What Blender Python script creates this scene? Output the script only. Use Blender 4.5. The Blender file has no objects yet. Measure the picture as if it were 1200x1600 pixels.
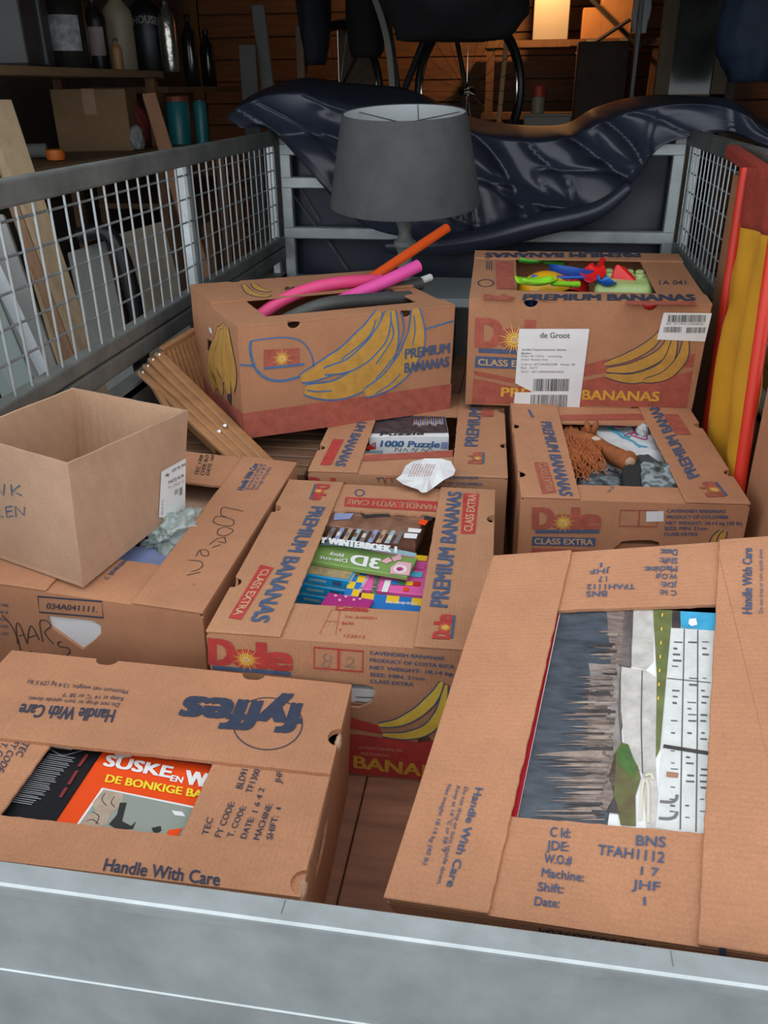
import bpy, bmesh, math, random
from mathutils import Vector, Matrix, geometry, noise
random.seed(7)
R = math.radians
sc = bpy.context.scene
col = sc.collection

# ------------------------------------------------------------------ camera, sky, exposure
CAM_F, CAM_H = 1316.18, 0.92486
cam_rot = Matrix.Rotation(0.161797, 3, 'Z') @ Matrix.Rotation(math.pi / 2 - 0.46725, 3, 'X') @ Matrix.Rotation(-0.010806, 3, 'Z')
CAM = Vector((0, 0, CAM_H))
cd = bpy.data.cameras.new('camera')
cd.sensor_fit = 'VERTICAL'; cd.sensor_height = 36; cd.lens = CAM_F / 1600 * 36; cd.clip_start = .01
cam = bpy.data.objects.new('camera', cd); col.objects.link(cam)
cam.matrix_world = Matrix.Translation(CAM) @ cam_rot.to_4x4()
sc.camera = cam
w = bpy.data.worlds.new('overcast_sky'); sc.world = w; w.use_nodes = True
bg = w.node_tree.nodes['Background']
bg.inputs[0].default_value = (.91, .96, 1.0, 1); bg.inputs[1].default_value = 1.0
vs = sc.view_settings
vs.view_transform = 'Standard'; vs.look = 'None'; vs.gamma = 1; vs.use_curve_mapping = False
vs.exposure = .96

# ------------------------------------------------------------------ geometry helpers
def ray(u, v): return cam_rot @ Vector((u - 600, 800 - v, -CAM_F))
def P(u, v, x=None, y=None, z=None):
    d = ray(u, v)
    k = ((x - CAM.x) / d.x) if x is not None else ((y - CAM.y) / d.y) if y is not None else ((z - CAM.z) / d.z)
    return CAM + d * k

def mesh_obj(name, verts, faces, mat, parent=None, smooth=False, bevel=0, seg=1, angle=40):
    me = bpy.data.meshes.new(name)
    me.from_pydata([tuple(v) for v in verts], [], faces)
    bm = bmesh.new(); bm.from_mesh(me); bmesh.ops.recalc_face_normals(bm, faces=bm.faces); bm.to_mesh(me); bm.free()
    o = bpy.data.objects.new(name, me); col.objects.link(o)
    if mat: me.materials.append(mat)
    if parent: o.parent = parent
    if smooth:
        me.polygons.foreach_set('use_smooth', [True] * len(me.polygons))
        if smooth == 'auto': me.set_sharp_from_angle(angle=R(angle))
    if bevel:
        b = o.modifiers.new('edge', 'BEVEL'); b.width = bevel; b.segments = seg; b.limit_method = 'ANGLE'; b.angle_limit = R(50)
    return o

def tag(o, label=None, cat=None, group=None, kind=None):
    if label: o['label'] = label
    if cat: o['category'] = cat
    if group: o['group'] = group
    if kind: o['kind'] = kind
    return o

def empty(name, loc=(0, 0, 0), rot=None):
    o = bpy.data.objects.new(name, None); col.objects.link(o)
    M = Matrix.Translation(Vector(loc))
    if rot is not None: M = M @ rot.to_4x4()
    o.matrix_world = M; o.empty_display_size = .05
    return o

class MB:
    "collects boxes, tubes and lathes into one mesh"
    def __init__(s): s.v = []; s.f = []
    def add(s, v, f):
        n = len(s.v); s.v += [Vector(p) for p in v]; s.f += [tuple(i + n for i in q) for q in f]; return s
    def box(s, a, b):
        (x0, y0, z0), (x1, y1, z1) = a, b
        return s.add([(x0, y0, z0), (x1, y0, z0), (x1, y1, z0), (x0, y1, z0), (x0, y0, z1), (x1, y0, z1), (x1, y1, z1), (x0, y1, z1)],
                     [(0, 1, 2, 3), (4, 5, 6, 7), (0, 1, 5, 4), (1, 2, 6, 5), (2, 3, 7, 6), (3, 0, 4, 7)])
    def beam(s, a, b, wd, ht, up=(0, 0, 1)):
        a, b, up = Vector(a), Vector(b), Vector(up)
        t = (b - a).normalized(); sx = t.cross(up).normalized(); sy = sx.cross(t).normalized()
        vs_ = [p + sx * i * wd / 2 + sy * j * ht / 2 for p in (a, b) for i, j in ((-1, -1), (1, -1), (1, 1), (-1, 1))]
        return s.add(vs_, [(0, 1, 2, 3), (4, 5, 6, 7), (0, 1, 5, 4), (1, 2, 6, 5), (2, 3, 7, 6), (3, 0, 4, 7)])
    def tube(s, pts, r, n=10, cap=True):
        pts = [Vector(p) for p in pts]; rs = r if isinstance(r, (list, tuple)) else [r] * len(pts)
        V = []; F = []; ref = None
        for i, p in enumerate(pts):
            t = (pts[min(i + 1, len(pts) - 1)] - pts[max(i - 1, 0)]).normalized()
            if ref is None: ref = t.orthogonal().normalized()
            ref = (ref - t * ref.dot(t)).normalized(); bi = t.cross(ref)
            V += [p + (ref * math.cos(2 * math.pi * k / n) + bi * math.sin(2 * math.pi * k / n)) * rs[i] for k in range(n)]
        for i in range(len(pts) - 1):
            F += [(i * n + k, i * n + (k + 1) % n, (i + 1) * n + (k + 1) % n, (i + 1) * n + k) for k in range(n)]
        if cap: F += [tuple(range(n)), tuple(range((len(pts) - 1) * n, len(pts) * n))]
        return s.add(V, F)
    def lathe(s, prof, n=24, c=(0, 0, 0), cap=True):
        V = []; F = []; c = Vector(c)
        for r, z in prof: V += [c + Vector((r * math.cos(2 * math.pi * k / n), r * math.sin(2 * math.pi * k / n), z)) for k in range(n)]
        for i in range(len(prof) - 1): F += [(i * n + k, i * n + (k + 1) % n, (i + 1) * n + (k + 1) % n, (i + 1) * n + k) for k in range(n)]
        if cap: F += [tuple(range(n)), tuple(range((len(prof) - 1) * n, len(prof) * n))]
        return s.add(V, F)
    def xf(s, M): s.v = [M @ v for v in s.v]; return s
    def build(s, name, mat, parent=None, **k): return mesh_obj(name, s.v, s.f, mat, parent, **k)

def prism(poly, holes, fr, t):
    "flat panel with holes: poly in the frame fr=(O,U,V,N); the face lies on N, the thickness behind it"
    O, U, V_, N = fr; loops = [poly] + list(holes)
    tri = geometry.tessellate_polygon([[Vector((a, b, 0)) for a, b in l] for l in loops])
    pts = [p for l in loops for p in l]; n = len(pts)
    vv = [O + U * a + V_ * b for a, b in pts]
    if t == 0: return vv, [tuple(q) for q in tri]
    vv += [p - N * t for p in vv]
    F = [tuple(q) for q in tri] + [tuple(i + n for i in q) for q in tri]; k = 0
    for l in loops:
        m = len(l); F += [(k + i, k + (i + 1) % m, n + k + (i + 1) % m, n + k + i) for i in range(m)]; k += m
    return vv, F

def rect_poly(x0, x1, y0, y1, nt={}, jit={}, seed=0):
    "rectangle outline (counter-clockwise) with half-round notches and ragged sides"
    rnd = random.Random(seed); out = []
    for side, a, b in (('b', (x0, y0), (x1, y0)), ('r', (x1, y0), (x1, y1)), ('t', (x1, y1), (x0, y1)), ('l', (x0, y1), (x0, y0))):
        a, b = Vector(a), Vector(b); L = (b - a).length; d = (b - a) / L; nn = Vector((-d.y, d.x)); items = []
        for c, r in nt.get(side, []):
            s = ((c - a.x) * d.x if abs(d.x) > .5 else (c - a.y) * d.y)
            if r < s < L - r: items.append((s, r))
        items.sort(); out.append(tuple(a)); s_prev = 0
        for s, r in items:
            for k in range(9):
                an = math.pi * k / 8; q = a + d * (s - r * math.cos(an)) + nn * (r * .85 * math.sin(an)); out.append(tuple(q))
        if side in jit and not items:
            m = max(3, int(L / .008))
            for k in range(1, m): out.append(tuple(a + d * (L * k / m) + nn * (rnd.uniform(-1, 1) * jit[side])))
    return out

# ------------------------------------------------------------------ materials
def mat(name, base, rough=.6, metal=0, var=.0, vscale=8, bump=0, bscale=60, stretch=None, spec=.5, trans=0, emit=None, coat=0, dark=None):
    m = bpy.data.materials.new(name); m.use_nodes = True; nt = m.node_tree; b = nt.nodes['Principled BSDF']
    b.inputs['Base Color'].default_value = (*base, 1); b.inputs['Roughness'].default_value = rough; b.inputs['Metallic'].default_value = metal
    b.inputs['Specular IOR Level'].default_value = spec; b.inputs['Transmission Weight'].default_value = trans; b.inputs['Coat Weight'].default_value = coat
    if emit: b.inputs['Emission Color'].default_value = (*base, 1); b.inputs['Emission Strength'].default_value = emit
    if var or bump:
        tc = nt.nodes.new('ShaderNodeTexCoord'); mp = nt.nodes.new('ShaderNodeMapping'); nt.links.new(tc.outputs['Object'], mp.inputs[0])
        if stretch: mp.inputs['Scale'].default_value = stretch
    if var:
        n = nt.nodes.new('ShaderNodeTexNoise'); n.inputs['Scale'].default_value = vscale; n.inputs['Detail'].default_value = 6; n.inputs['Roughness'].default_value = .65
        nt.links.new(mp.outputs[0], n.inputs[0])
        r = nt.nodes.new('ShaderNodeValToRGB'); nt.links.new(n.outputs[0], r.inputs[0])
        lo = dark or tuple(c * (1 - var) for c in base); hi = tuple(min(1, c * (1 + var * .8)) for c in base)
        r.color_ramp.elements[0].position = .3; r.color_ramp.elements[0].color = (*lo, 1)
        r.color_ramp.elements[1].position = .7; r.color_ramp.elements[1].color = (*hi, 1)
        nt.links.new(r.outputs[0], b.inputs['Base Color'])
    if bump:
        n2 = nt.nodes.new('ShaderNodeTexNoise'); n2.inputs['Scale'].default_value = bscale; n2.inputs['Detail'].default_value = 4
        nt.links.new(mp.outputs[0], n2.inputs[0])
        bp = nt.nodes.new('ShaderNodeBump'); bp.inputs['Strength'].default_value = bump; bp.inputs['Distance'].default_value = .01
        nt.links.new(n2.outputs[0], bp.inputs['Height']); nt.links.new(bp.outputs[0], b.inputs['Normal'])
    return m

def kraft(name, base, axis='X'):
    "corrugated kraft board: blotches, fibres and faint flute lines"
    m = bpy.data.materials.new(name); m.use_nodes = True; nt = m.node_tree; b = nt.nodes['Principled BSDF']
    b.inputs['Roughness'].default_value = .82; b.inputs['Specular IOR Level'].default_value = .25
    N, Lk = nt.nodes.new, nt.links.new
    tc = N('ShaderNodeTexCoord')
    n1 = N('ShaderNodeTexNoise'); n1.inputs['Scale'].default_value = 7; n1.inputs['Detail'].default_value = 7; n1.inputs['Roughness'].default_value = .7
    n2 = N('ShaderNodeTexNoise'); n2.inputs['Scale'].default_value = 420; n2.inputs['Detail'].default_value = 2
    Lk(tc.outputs['Object'], n1.inputs[0]); Lk(tc.outputs['Object'], n2.inputs[0])
    r1 = N('ShaderNodeValToRGB'); Lk(n1.outputs[0], r1.inputs[0])
    r1.color_ramp.elements[0].position = .28; r1.color_ramp.elements[0].color = (*[c * .84 for c in base], 1)
    r1.color_ramp.elements[1].position = .72; r1.color_ramp.elements[1].color = (*[c * 1.1 for c in base], 1)
    mx = N('ShaderNodeMix'); mx.data_type = 'RGBA'; mx.blend_type = 'OVERLAY'; mx.inputs[0].default_value = .22
    Lk(r1.outputs[0], mx.inputs[6]); Lk(n2.outputs[0], mx.inputs[7])
    wv = N('ShaderNodeTexWave'); wv.bands_direction = axis; wv.inputs['Scale'].default_value = 52; wv.inputs['Distortion'].default_value = .6; wv.inputs['Detail'].default_value = 1
    Lk(tc.outputs['Object'], wv.inputs[0])
    mw = N('ShaderNodeMix'); mw.data_type = 'RGBA'; mw.blend_type = 'MULTIPLY'; mw.inputs[0].default_value = .035
    Lk(mx.outputs[2], mw.inputs[6]); Lk(wv.outputs[0], mw.inputs[7]); Lk(mw.outputs[2], b.inputs['Base Color'])
    ad = N('ShaderNodeMath'); ad.operation = 'MULTIPLY_ADD'; Lk(n1.outputs[0], ad.inputs[0]); ad.inputs[1].default_value = 5; Lk(wv.outputs[0], ad.inputs[2])
    bp = N('ShaderNodeBump'); bp.inputs['Strength'].default_value = .05; bp.inputs['Distance'].default_value = .004
    Lk(ad.outputs[0], bp.inputs['Height']); Lk(bp.outputs[0], b.inputs['Normal'])
    return m

M = {}
M['kraft'] = kraft('kraft_board', (.46, .218, .118))
M['kraft_y'] = kraft('kraft_board_flutes_across', (.46, .218, .118), 'Y')
M['kraft_w'] = kraft('kraft_board_yellowish', (.44, .22, .12))
M['kraft_d'] = kraft('kraft_board_deep', (.40, .19, .10))
M['kraft_p'] = kraft('kraft_board_pale', (.46, .29, .19))
M['kraft_in'] = kraft('kraft_board_inside', (.52, .33, .21))
M['blue'] = mat('print_blue', (.062, .092, .175), .8, var=.25, vscale=90)
M['blue_b'] = mat('print_blue_bright', (.055, .14, .30), .8, var=.25, vscale=90)
M['navy'] = mat('print_navy', (.03, .04, .075), .8, var=.2, vscale=90)
M['red'] = mat('print_red', (.42, .04, .035), .8, var=.22, vscale=60)
M['red_f'] = mat('print_red_faded', (.36, .085, .055), .85, var=.25, vscale=50)
M['yellow'] = mat('print_banana_yellow', (.62, .34, .04), .8, var=.18, vscale=40)
M['yellow_f'] = mat('print_banana_ochre', (.47, .25, .045), .85, var=.2, vscale=40)
M['sun'] = mat('print_sun_yellow', (.80, .50, .09), .8)
M['cream'] = mat('print_cream', (.52, .33, .19), .85)
M['ink'] = mat('pen_ink', (.045, .035, .035), .7)
M['ink_b'] = mat('pen_ink_blue', (.04, .09, .20), .7)
M['paper'] = mat('white_paper', (.72, .73, .74), .7, var=.06, vscale=20)
M['grey_ink'] = mat('grey_print', (.16, .15, .16), .8)
M['black_ink'] = mat('black_print', (.02, .02, .02), .8)
M['galv'] = mat('galvanised_steel', (.46, .50, .51), .45, .7, var=.24, vscale=9, bump=.07, bscale=30)
M['galv_d'] = mat('weathered_galvanised_steel', (.20, .21, .20), .6, .6, var=.3, vscale=10, bump=.1, bscale=60)
M['wire'] = mat('galvanised_wire', (.40, .43, .44), .45, .8)
M['plywood'] = mat('red_brown_plywood', (.27, .12, .07), .6, var=.35, vscale=6, stretch=(1, 6, 1), bump=.08)
M['oak'] = mat('oiled_wood', (.36, .175, .075), .5, var=.25, vscale=5, stretch=(1, 1, 8), bump=.05)
M['oak_d'] = mat('brown_slats', (.17, .09, .05), .6, var=.3, vscale=8)
M['steel'] = mat('rivet_steel', (.6, .6, .6), .3, 1)
M['black'] = mat('black_plastic', (.012, .012, .014), .4)
# ------------------------------------------------------------------ setting: garage and ground
def struct(name, mb, m, **k):
    o = mb.build(name, m, **k); o['kind'] = 'structure'; return o
GZ = -0.5
M['concrete'] = mat('garage_concrete', (.16, .155, .15), .85, var=.25, vscale=3, bump=.1)
M['wallboard'] = mat('dark_wall', (.10, .085, .07), .9, var=.3, vscale=4)
M['planks'] = mat('stained_planks', (.17, .08, .035), .7, var=.35, vscale=4, stretch=(1, 1, 10))
M['ceil'] = mat('ceiling_boards', (.07, .06, .05), .9, var=.2)
struct('floor', MB().box((-7, -7, GZ - .1), (7, 9, GZ)), M['concrete'])
DOOR_Y = 1.75
struct('wall_left', MB().box((-2.6, DOOR_Y, GZ), (-2.45, 7, 2.0)), M['wallboard'])
struct('wall_right', MB().box((1.75, DOOR_Y, GZ), (1.9, 7, 2.0)), M['wallboard'])
wb = struct('wall_back', MB().box((-2.6, 6.85, GZ), (1.9, 7, 2.0)), M['wallboard'])
for i in range(17):
    z = GZ + .02 + i * .145
    MB().box((-2.44, 6.80 + .006 * (i % 3), z), (1.74, 6.85, z + .138)).build('plank', M['planks'], wb, bevel=.004)
struct('ceiling', MB().box((-2.6, DOOR_Y, 1.85), (1.9, 7, 2.0)), M['ceil'])
fl = struct('wall_front', MB().box((-6, DOOR_Y, GZ), (-2.45, DOOR_Y + .2, 3.2)).box((1.75, DOOR_Y, GZ), (6, DOOR_Y + .2, 3.2)).box((-2.45, DOOR_Y, 1.5), (1.75, DOOR_Y + .2, 3.2)), M['wallboard'])

# ------------------------------------------------------------------ trailer
XL, XR, YF, YB = -.88, .515, 3.165, .48
tr = empty('trailer', (0, 0, 0)); tag(tr, 'galvanised flatbed trailer with wire mesh sides carrying all the boxes', 'trailer')
for i in range(4):
    x0 = XL + (XR - XL) * i / 4
    MB().box((x0 + .001, YB - .02, -.018), (x0 + (XR - XL) / 4 - .001, YF, 0)).build('floor_board', M['plywood'], tr, bevel=.002)
MB().box((XL - .03, YB - .03, -.09), (XR + .03, YF + .03, -.02)).build('chassis', M['galv_d'], tr)
# tailgate
GT = .33; g0 = P(600, 1425, z=GT).y; g1 = P(600, 1464, z=GT).y
tg = MB().box((XL - .06, g1 + .004, -.12), (XR + .06, g1 + .012, GT - .015)).build('tailgate', M['galv'], tr, bevel=.002)
mb = MB()                                            # folded top flange with rounded outer lip
prof = [(g0 + .002, GT - .02), (g0 + .002, GT - .002), (g0, GT), (g1 + .0025, GT), (g1 + .0012, GT - .0006), (g1 + .0003, GT - .0018), (g1, GT - .004), (g1, GT - .013), (g1 + .004, GT - .017)]
for x in (XL - .06, XR + .06): mb.v += [Vector((x, a, b)) for a, b in prof]
n = len(prof); mb.f += [(i, i + 1, n + i + 1, n + i) for i in range(n - 1)] + [tuple(range(n)), tuple(range(n, 2 * n))]
mb.build('top_flange', M['galv'], tg)
c0 = P(0, 1515, y=g1 + .003)
mb = MB(); zz = c0.z
mb.add([(XL - .06, g1 + .0041, zz + .0012), (XL - .06, g1 + .0028, zz), (XL - .06, g1 + .0041, zz - .0012), (XR + .06, g1 + .0041, zz + .0012), (XR + .06, g1 + .0028, zz), (XR + .06, g1 + .0041, zz - .0012)],
       [(0, 1, 4, 3), (1, 2, 5, 4), (0, 1, 2), (3, 4, 5)])
mb.build('pressed_ridge', M['galv'], tg)
for x in (-.16, .145): MB().box((x, g1 + .008, GT - .0005), (x + .0008, g0 - .001, GT + .0004)).build('flange_joint', M['galv_d'], tg)
# sides
for s, X in ((-1, XL), (1, XR)):
    o = X + s * .012
    MB().box((min(X, o), YB + .02, -.06), (max(X, o), YF, .30)).build('side_panel', M['galv_d'], tr)
    MB().box((min(X, X + s * .05), YB + .02, .28), (max(X, X + s * .05), YF, .305)).build('side_rail', M['galv_d'], tr, bevel=.004)
    ZB, ZT = .40, .79
    def rail(z0, z1, nm, m, dx=.03): return MB().box((min(X - s * .004, X + s * dx), YB + .3, z0), (max(X - s * .004, X + s * dx), YF + .02, z1)).build(nm, m, tr, bevel=.005, seg=2)
    rail(ZB, ZB + .035, 'mesh_frame_rail', M['galv_d']); rail(ZB - .045, ZB - .004, 'mesh_frame_rail', M['galv_d'], .045)
    rail(ZT - .045, ZT, 'mesh_frame_rail', M['galv_d'])
    for y in ([.82, 2.30, YF - .02] if s < 0 else [.82, 2.05, YF - .02]):
        MB().box((min(X + s * .012, X + s * .04), y - .02, .30), (max(X + s * .012, X + s * .04), y + .02, ZT - .02)).build('mesh_post', M['galv'], tr, bevel=.003)
    mb = MB(); y = YB + .33
    while y < YF:
        mb.tube([(X + s * .006, y, ZB + .02), (X + s * .006, y, ZT - .02)], .0026, 6); y += .0575
    mb.build('mesh_wires_upright', M['wire'], tr)['kind'] = 'stuff'
    mb = MB(); z = ZB + .035
    for k in range(5):
        z += .0575; mb.tube([(X + s * .011, YB + .3, z), (X + s * .011, YF, z)], .0026, 6)
    mb.build('mesh_wires_lengthwise', M['wire'], tr)['kind'] = 'stuff'
# front end: frame rails, panel
MB().box((XL, YF, -.06), (XR, YF + .012, .28)).build('front_panel', M['galv_d'], tr)
for z0, z1, xe in ((.425, .468, XR), (.60, .64, -.42), (.71, .75, XR)):
    MB().box((XL, YF - .012, z0), (xe, YF + .02, z1)).build('front_rail', M['galv'], tr, bevel=.004)
for x in (XL + .02, XR - .02): MB().box((x - .02, YF - .01, 0), (x + .02, YF + .02, .79)).build('corner_post', M['galv'], tr, bevel=.003)

# ------------------------------------------------------------------ printed boxes
class Z:
    "pixel positions read in an enlarged crop"
    def __init__(s, ox=0, oy=0, k=1): s.o = (ox, oy, k)
    def __call__(s, p): return (s.o[0] + p[0] / s.o[2], s.o[1] + p[1] / s.o[2])
ID = Z()

def text_mesh(s, bold):
    cu = bpy.data.curves.new('t', 'FONT'); cu.body = s; cu.size = 1; cu.offset = bold; cu.resolution_u = 3; cu.fill_mode = 'FRONT'
    ob = bpy.data.objects.new('t', cu); me = bpy.data.meshes.new_from_object(ob)
    v = [tuple(q.co) for q in me.vertices]; f = [tuple(q.vertices) for q in me.polygons]
    bpy.data.objects.remove(ob); bpy.data.curves.remove(cu); bpy.data.meshes.remove(me)
    return v, f
_cap = None
def cap_h():
    global _cap
    if _cap is None: _cap = max(q[1] for q in text_mesh('H', 0)[0])
    return _cap

class Face:
    "a flat surface of a thing on which print lies; px() finds where a photo pixel falls on it"
    def __init__(s, root, O, U, V, N, host):
        s.root, s.O, s.U, s.V, s.N, s.host = root, Vector(O), Vector(U), Vector(V), Vector(N), host
        s.Mw = root.matrix_world.copy(); s.lvl = 0
    def px(s, p):
        o = s.Mw @ s.O; R3 = s.Mw.to_3x3(); n = (R3 @ s.N).normalized(); d = ray(*p); q = CAM + d * ((o - CAM).dot(n) / d.dot(n)) - o
        return Vector((q.dot((R3 @ s.U).normalized()), q.dot((R3 @ s.V).normalized())))
    def pt(s, a, b, off): return s.O + s.U * a + s.V * b + s.N * off
    def off(s, lv): return .0007 + .00025 * lv
    def raw(s, name, pts, faces, m, lv=1):
        return mesh_obj(name, [s.pt(a, b, s.off(lv)) for a, b in pts], faces, m, s.host)
    def text(s, body, p0, p1, p2, m, bold=.0, z=ID, lv=2, name='printed_lettering'):
        v, f = text_mesh(body, 0)
        if not v: return
        if body == '1': p1 = (p0[0] + (p1[0] - p0[0]) * .45, p0[1] + (p1[1] - p0[1]) * .45)
        a, b, c = (s.px(z(q)) for q in (p0, p1, p2))
        x0 = min(q[0] for q in v); x1 = max(q[0] for q in v); H = cap_h(); U_, V_ = (b - a) / (x1 - x0), (c - a) / H
        V = []; F = []                               # bold weights: the same outline a few times, slightly shifted
        k = bold * 1.15
        for i, (dx, dy) in enumerate(((-k, -k * .5), (k, -k * .5), (-k, k * .5), (k, k * .5), (0, 0)) if bold else ((0, 0),)):
            n = len(V); sh = U_.normalized() * V_.length * dx + V_ * dy; V += [s.pt(*(a + U_ * (q[0] - x0) + V_ * q[1] + sh), s.off(lv) + i * .00003) for q in v]; F += [tuple(j + n for j in t) for t in f]
        return mesh_obj(name, V, F, m, s.host)
    def poly(s, pts, m, z=ID, lv=1, name='printed_patch'):
        q = [tuple(s.px(z(p))) for p in pts]; return s.polyl(q, m, lv, name)
    def polyl(s, q, m, lv=1, name='printed_patch'):
        tri = geometry.tessellate_polygon([[Vector((a, b, 0)) for a, b in q]]); return s.raw(name, q, [tuple(t) for t in tri], m, lv)
    def _ribbon(s, q, wd, closed=False):
        q = [Vector(p) for p in q]; n = len(q); L = []
        for i in range(n):
            a = q[(i - 1) % n] if closed or i > 0 else q[i]; b = q[(i + 1) % n] if closed or i < n - 1 else q[i]
            t = (b - a); t = t.normalized() if t.length > 1e-9 else Vector((1, 0)); nn = Vector((-t.y, t.x)); wi = wd[i] if isinstance(wd, list) else wd
            L += [q[i] + nn * wi / 2, q[i] - nn * wi / 2]
        m = n if closed else n - 1
        return [tuple(p) for p in L], [(2 * i, 2 * i + 1, (2 * i + 3) % (2 * n), (2 * i + 2) % (2 * n)) for i in range(m)]
    def strokes(s, lines, wd, m, z=ID, lv=2, closed=False, name='printed_line', smooth=True):
        V = []; F = []
        for l in lines:
            q = [s.px(z(p)) for p in l]
            if smooth and len(q) > 2: q = spline(q, closed)
            v, f = s._ribbon(q, wd, closed); n = len(V); V += v; F += [tuple(i + n for i in t) for t in f]
        return s.raw(name, V, F, m, lv)
    def bananas(s, lines, wpx, z=ID, fill=None, line=None, lv=2, ow=.0045):
        "bunch of crescents, dark outline under ochre fill"
        VO, FO, VF, FF = [], [], [], []
        for j, (l, wp) in enumerate(zip(lines, wpx)):
            q = spline([s.px(z(p)) for p in l], False, 6); n = len(q)
            k = (s.px(z((l[0][0] + wp, l[0][1]))) - s.px(z(l[0]))).length
            prof = [k * min(1, .30 + 1.5 * (t / (n - 1)) ** .8) * min(1, .28 + 2.2 * (1 - t / (n - 1))) for t in range(n)]
            o = (s.N * (j * .00012))
            for VV, FF_, ww in ((VO, FO, [a + ow for a in prof]), (VF, FF, prof)):
                v, f = s._ribbon(q, ww); b = len(VV); VV += [(a, c, j) for a, c in v]; FF_ += [tuple(i + b for i in t) for t in f]
        mesh_obj('banana_outline', [s.pt(a, c, s.off(lv) + j * .00014) for a, c, j in VO], FO, line or M['blue'], s.host)
        mesh_obj('banana_print', [s.pt(a, c, s.off(lv) + .00007 + j * .00014) for a, c, j in VF], FF, fill or M['yellow'], s.host)
    def sunburst(s, c, rpx, z=ID, lv=4, m=None, n=20):
        c0 = s.px(z(c)); ra = (s.px(z((c[0] + rpx, c[1]))) - c0).length; V = []; F = []
        for i in range(n):
            a = 2 * math.pi * i / n; L = ra * (1 if i % 2 else .72); d = Vector((math.cos(a), math.sin(a))); nn = Vector((-d.y, d.x)) * ra * .045; b = len(V)
            V += [tuple(c0 + d * ra * .25 + nn), tuple(c0 + d * ra * .25 - nn), tuple(c0 + d * L)]; F.append((b, b + 1, b + 2))
        k = len(V); V += [tuple(c0 + Vector((math.cos(2 * math.pi * i / 20), math.sin(2 * math.pi * i / 20))) * ra * .33) for i in range(20)]; F.append(tuple(range(k, k + 20)))
        s.raw('sun_print', V, F, m or M['sun'], lv)
        s.polyl([tuple(c0 + Vector((math.cos(2 * math.pi * i / 16), math.sin(2 * math.pi * i / 16))) * ra * .16) for i in range(16)], M['cream'], lv + 1, 'sun_centre')
    def sunlogo(s, p0, p1, p2, z=ID, m=None, bar=True, sun=True):
        "red four-letter wordmark with a sunburst o and a blue bar below"
        m = m or M['red']; a, b, c = (Vector(q) for q in (p0, p1, p2)); u, v = b - a, c - a
        s.text('D', a, a + u * .28, c, m, .05, z, 2); s.text('o', a + u * .30, a + u * .58, c + u * .30, m, .05, z, 2)
        s.text('l', a + u * .60, a + u * .675, c + u * .60, m, .05, z, 2); s.text('e', a + u * .70, b, c + u * .70, m, .05, z, 2)
        if bar:
            s.poly([a - v * .06 + u * .02, b - v * .06, b - v * .22, a - v * .22 + u * .02], M['blue'], z, 2, 'printed_bar')
        if sun: s.sunburst(tuple(a + u * .45 + v * .3), v.length * .62 if abs(u.x) > abs(u.y) else v.length * .5, z, 4, n=24)

def spline(q, closed=False, k=5):
    q = [Vector(p) for p in q]; n = len(q); out = []
    for i in range(n if closed else n - 1):
        p1, p2 = q[i], q[(i + 1) % n]; p0 = q[(i - 1) % n] if closed or i > 0 else p1; p3 = q[(i + 2) % n] if closed or i < n - 2 else p2
        for j in range(k):
            t = j / k; out.append(.5 * ((2 * p1) + (p2 - p0) * t + (2 * p0 - 5 * p1 + 4 * p2 - p3) * t * t + (3 * p1 - p0 - 3 * p2 + p3) * t ** 3))
    if not closed: out.append(q[-1])
    return out

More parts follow.
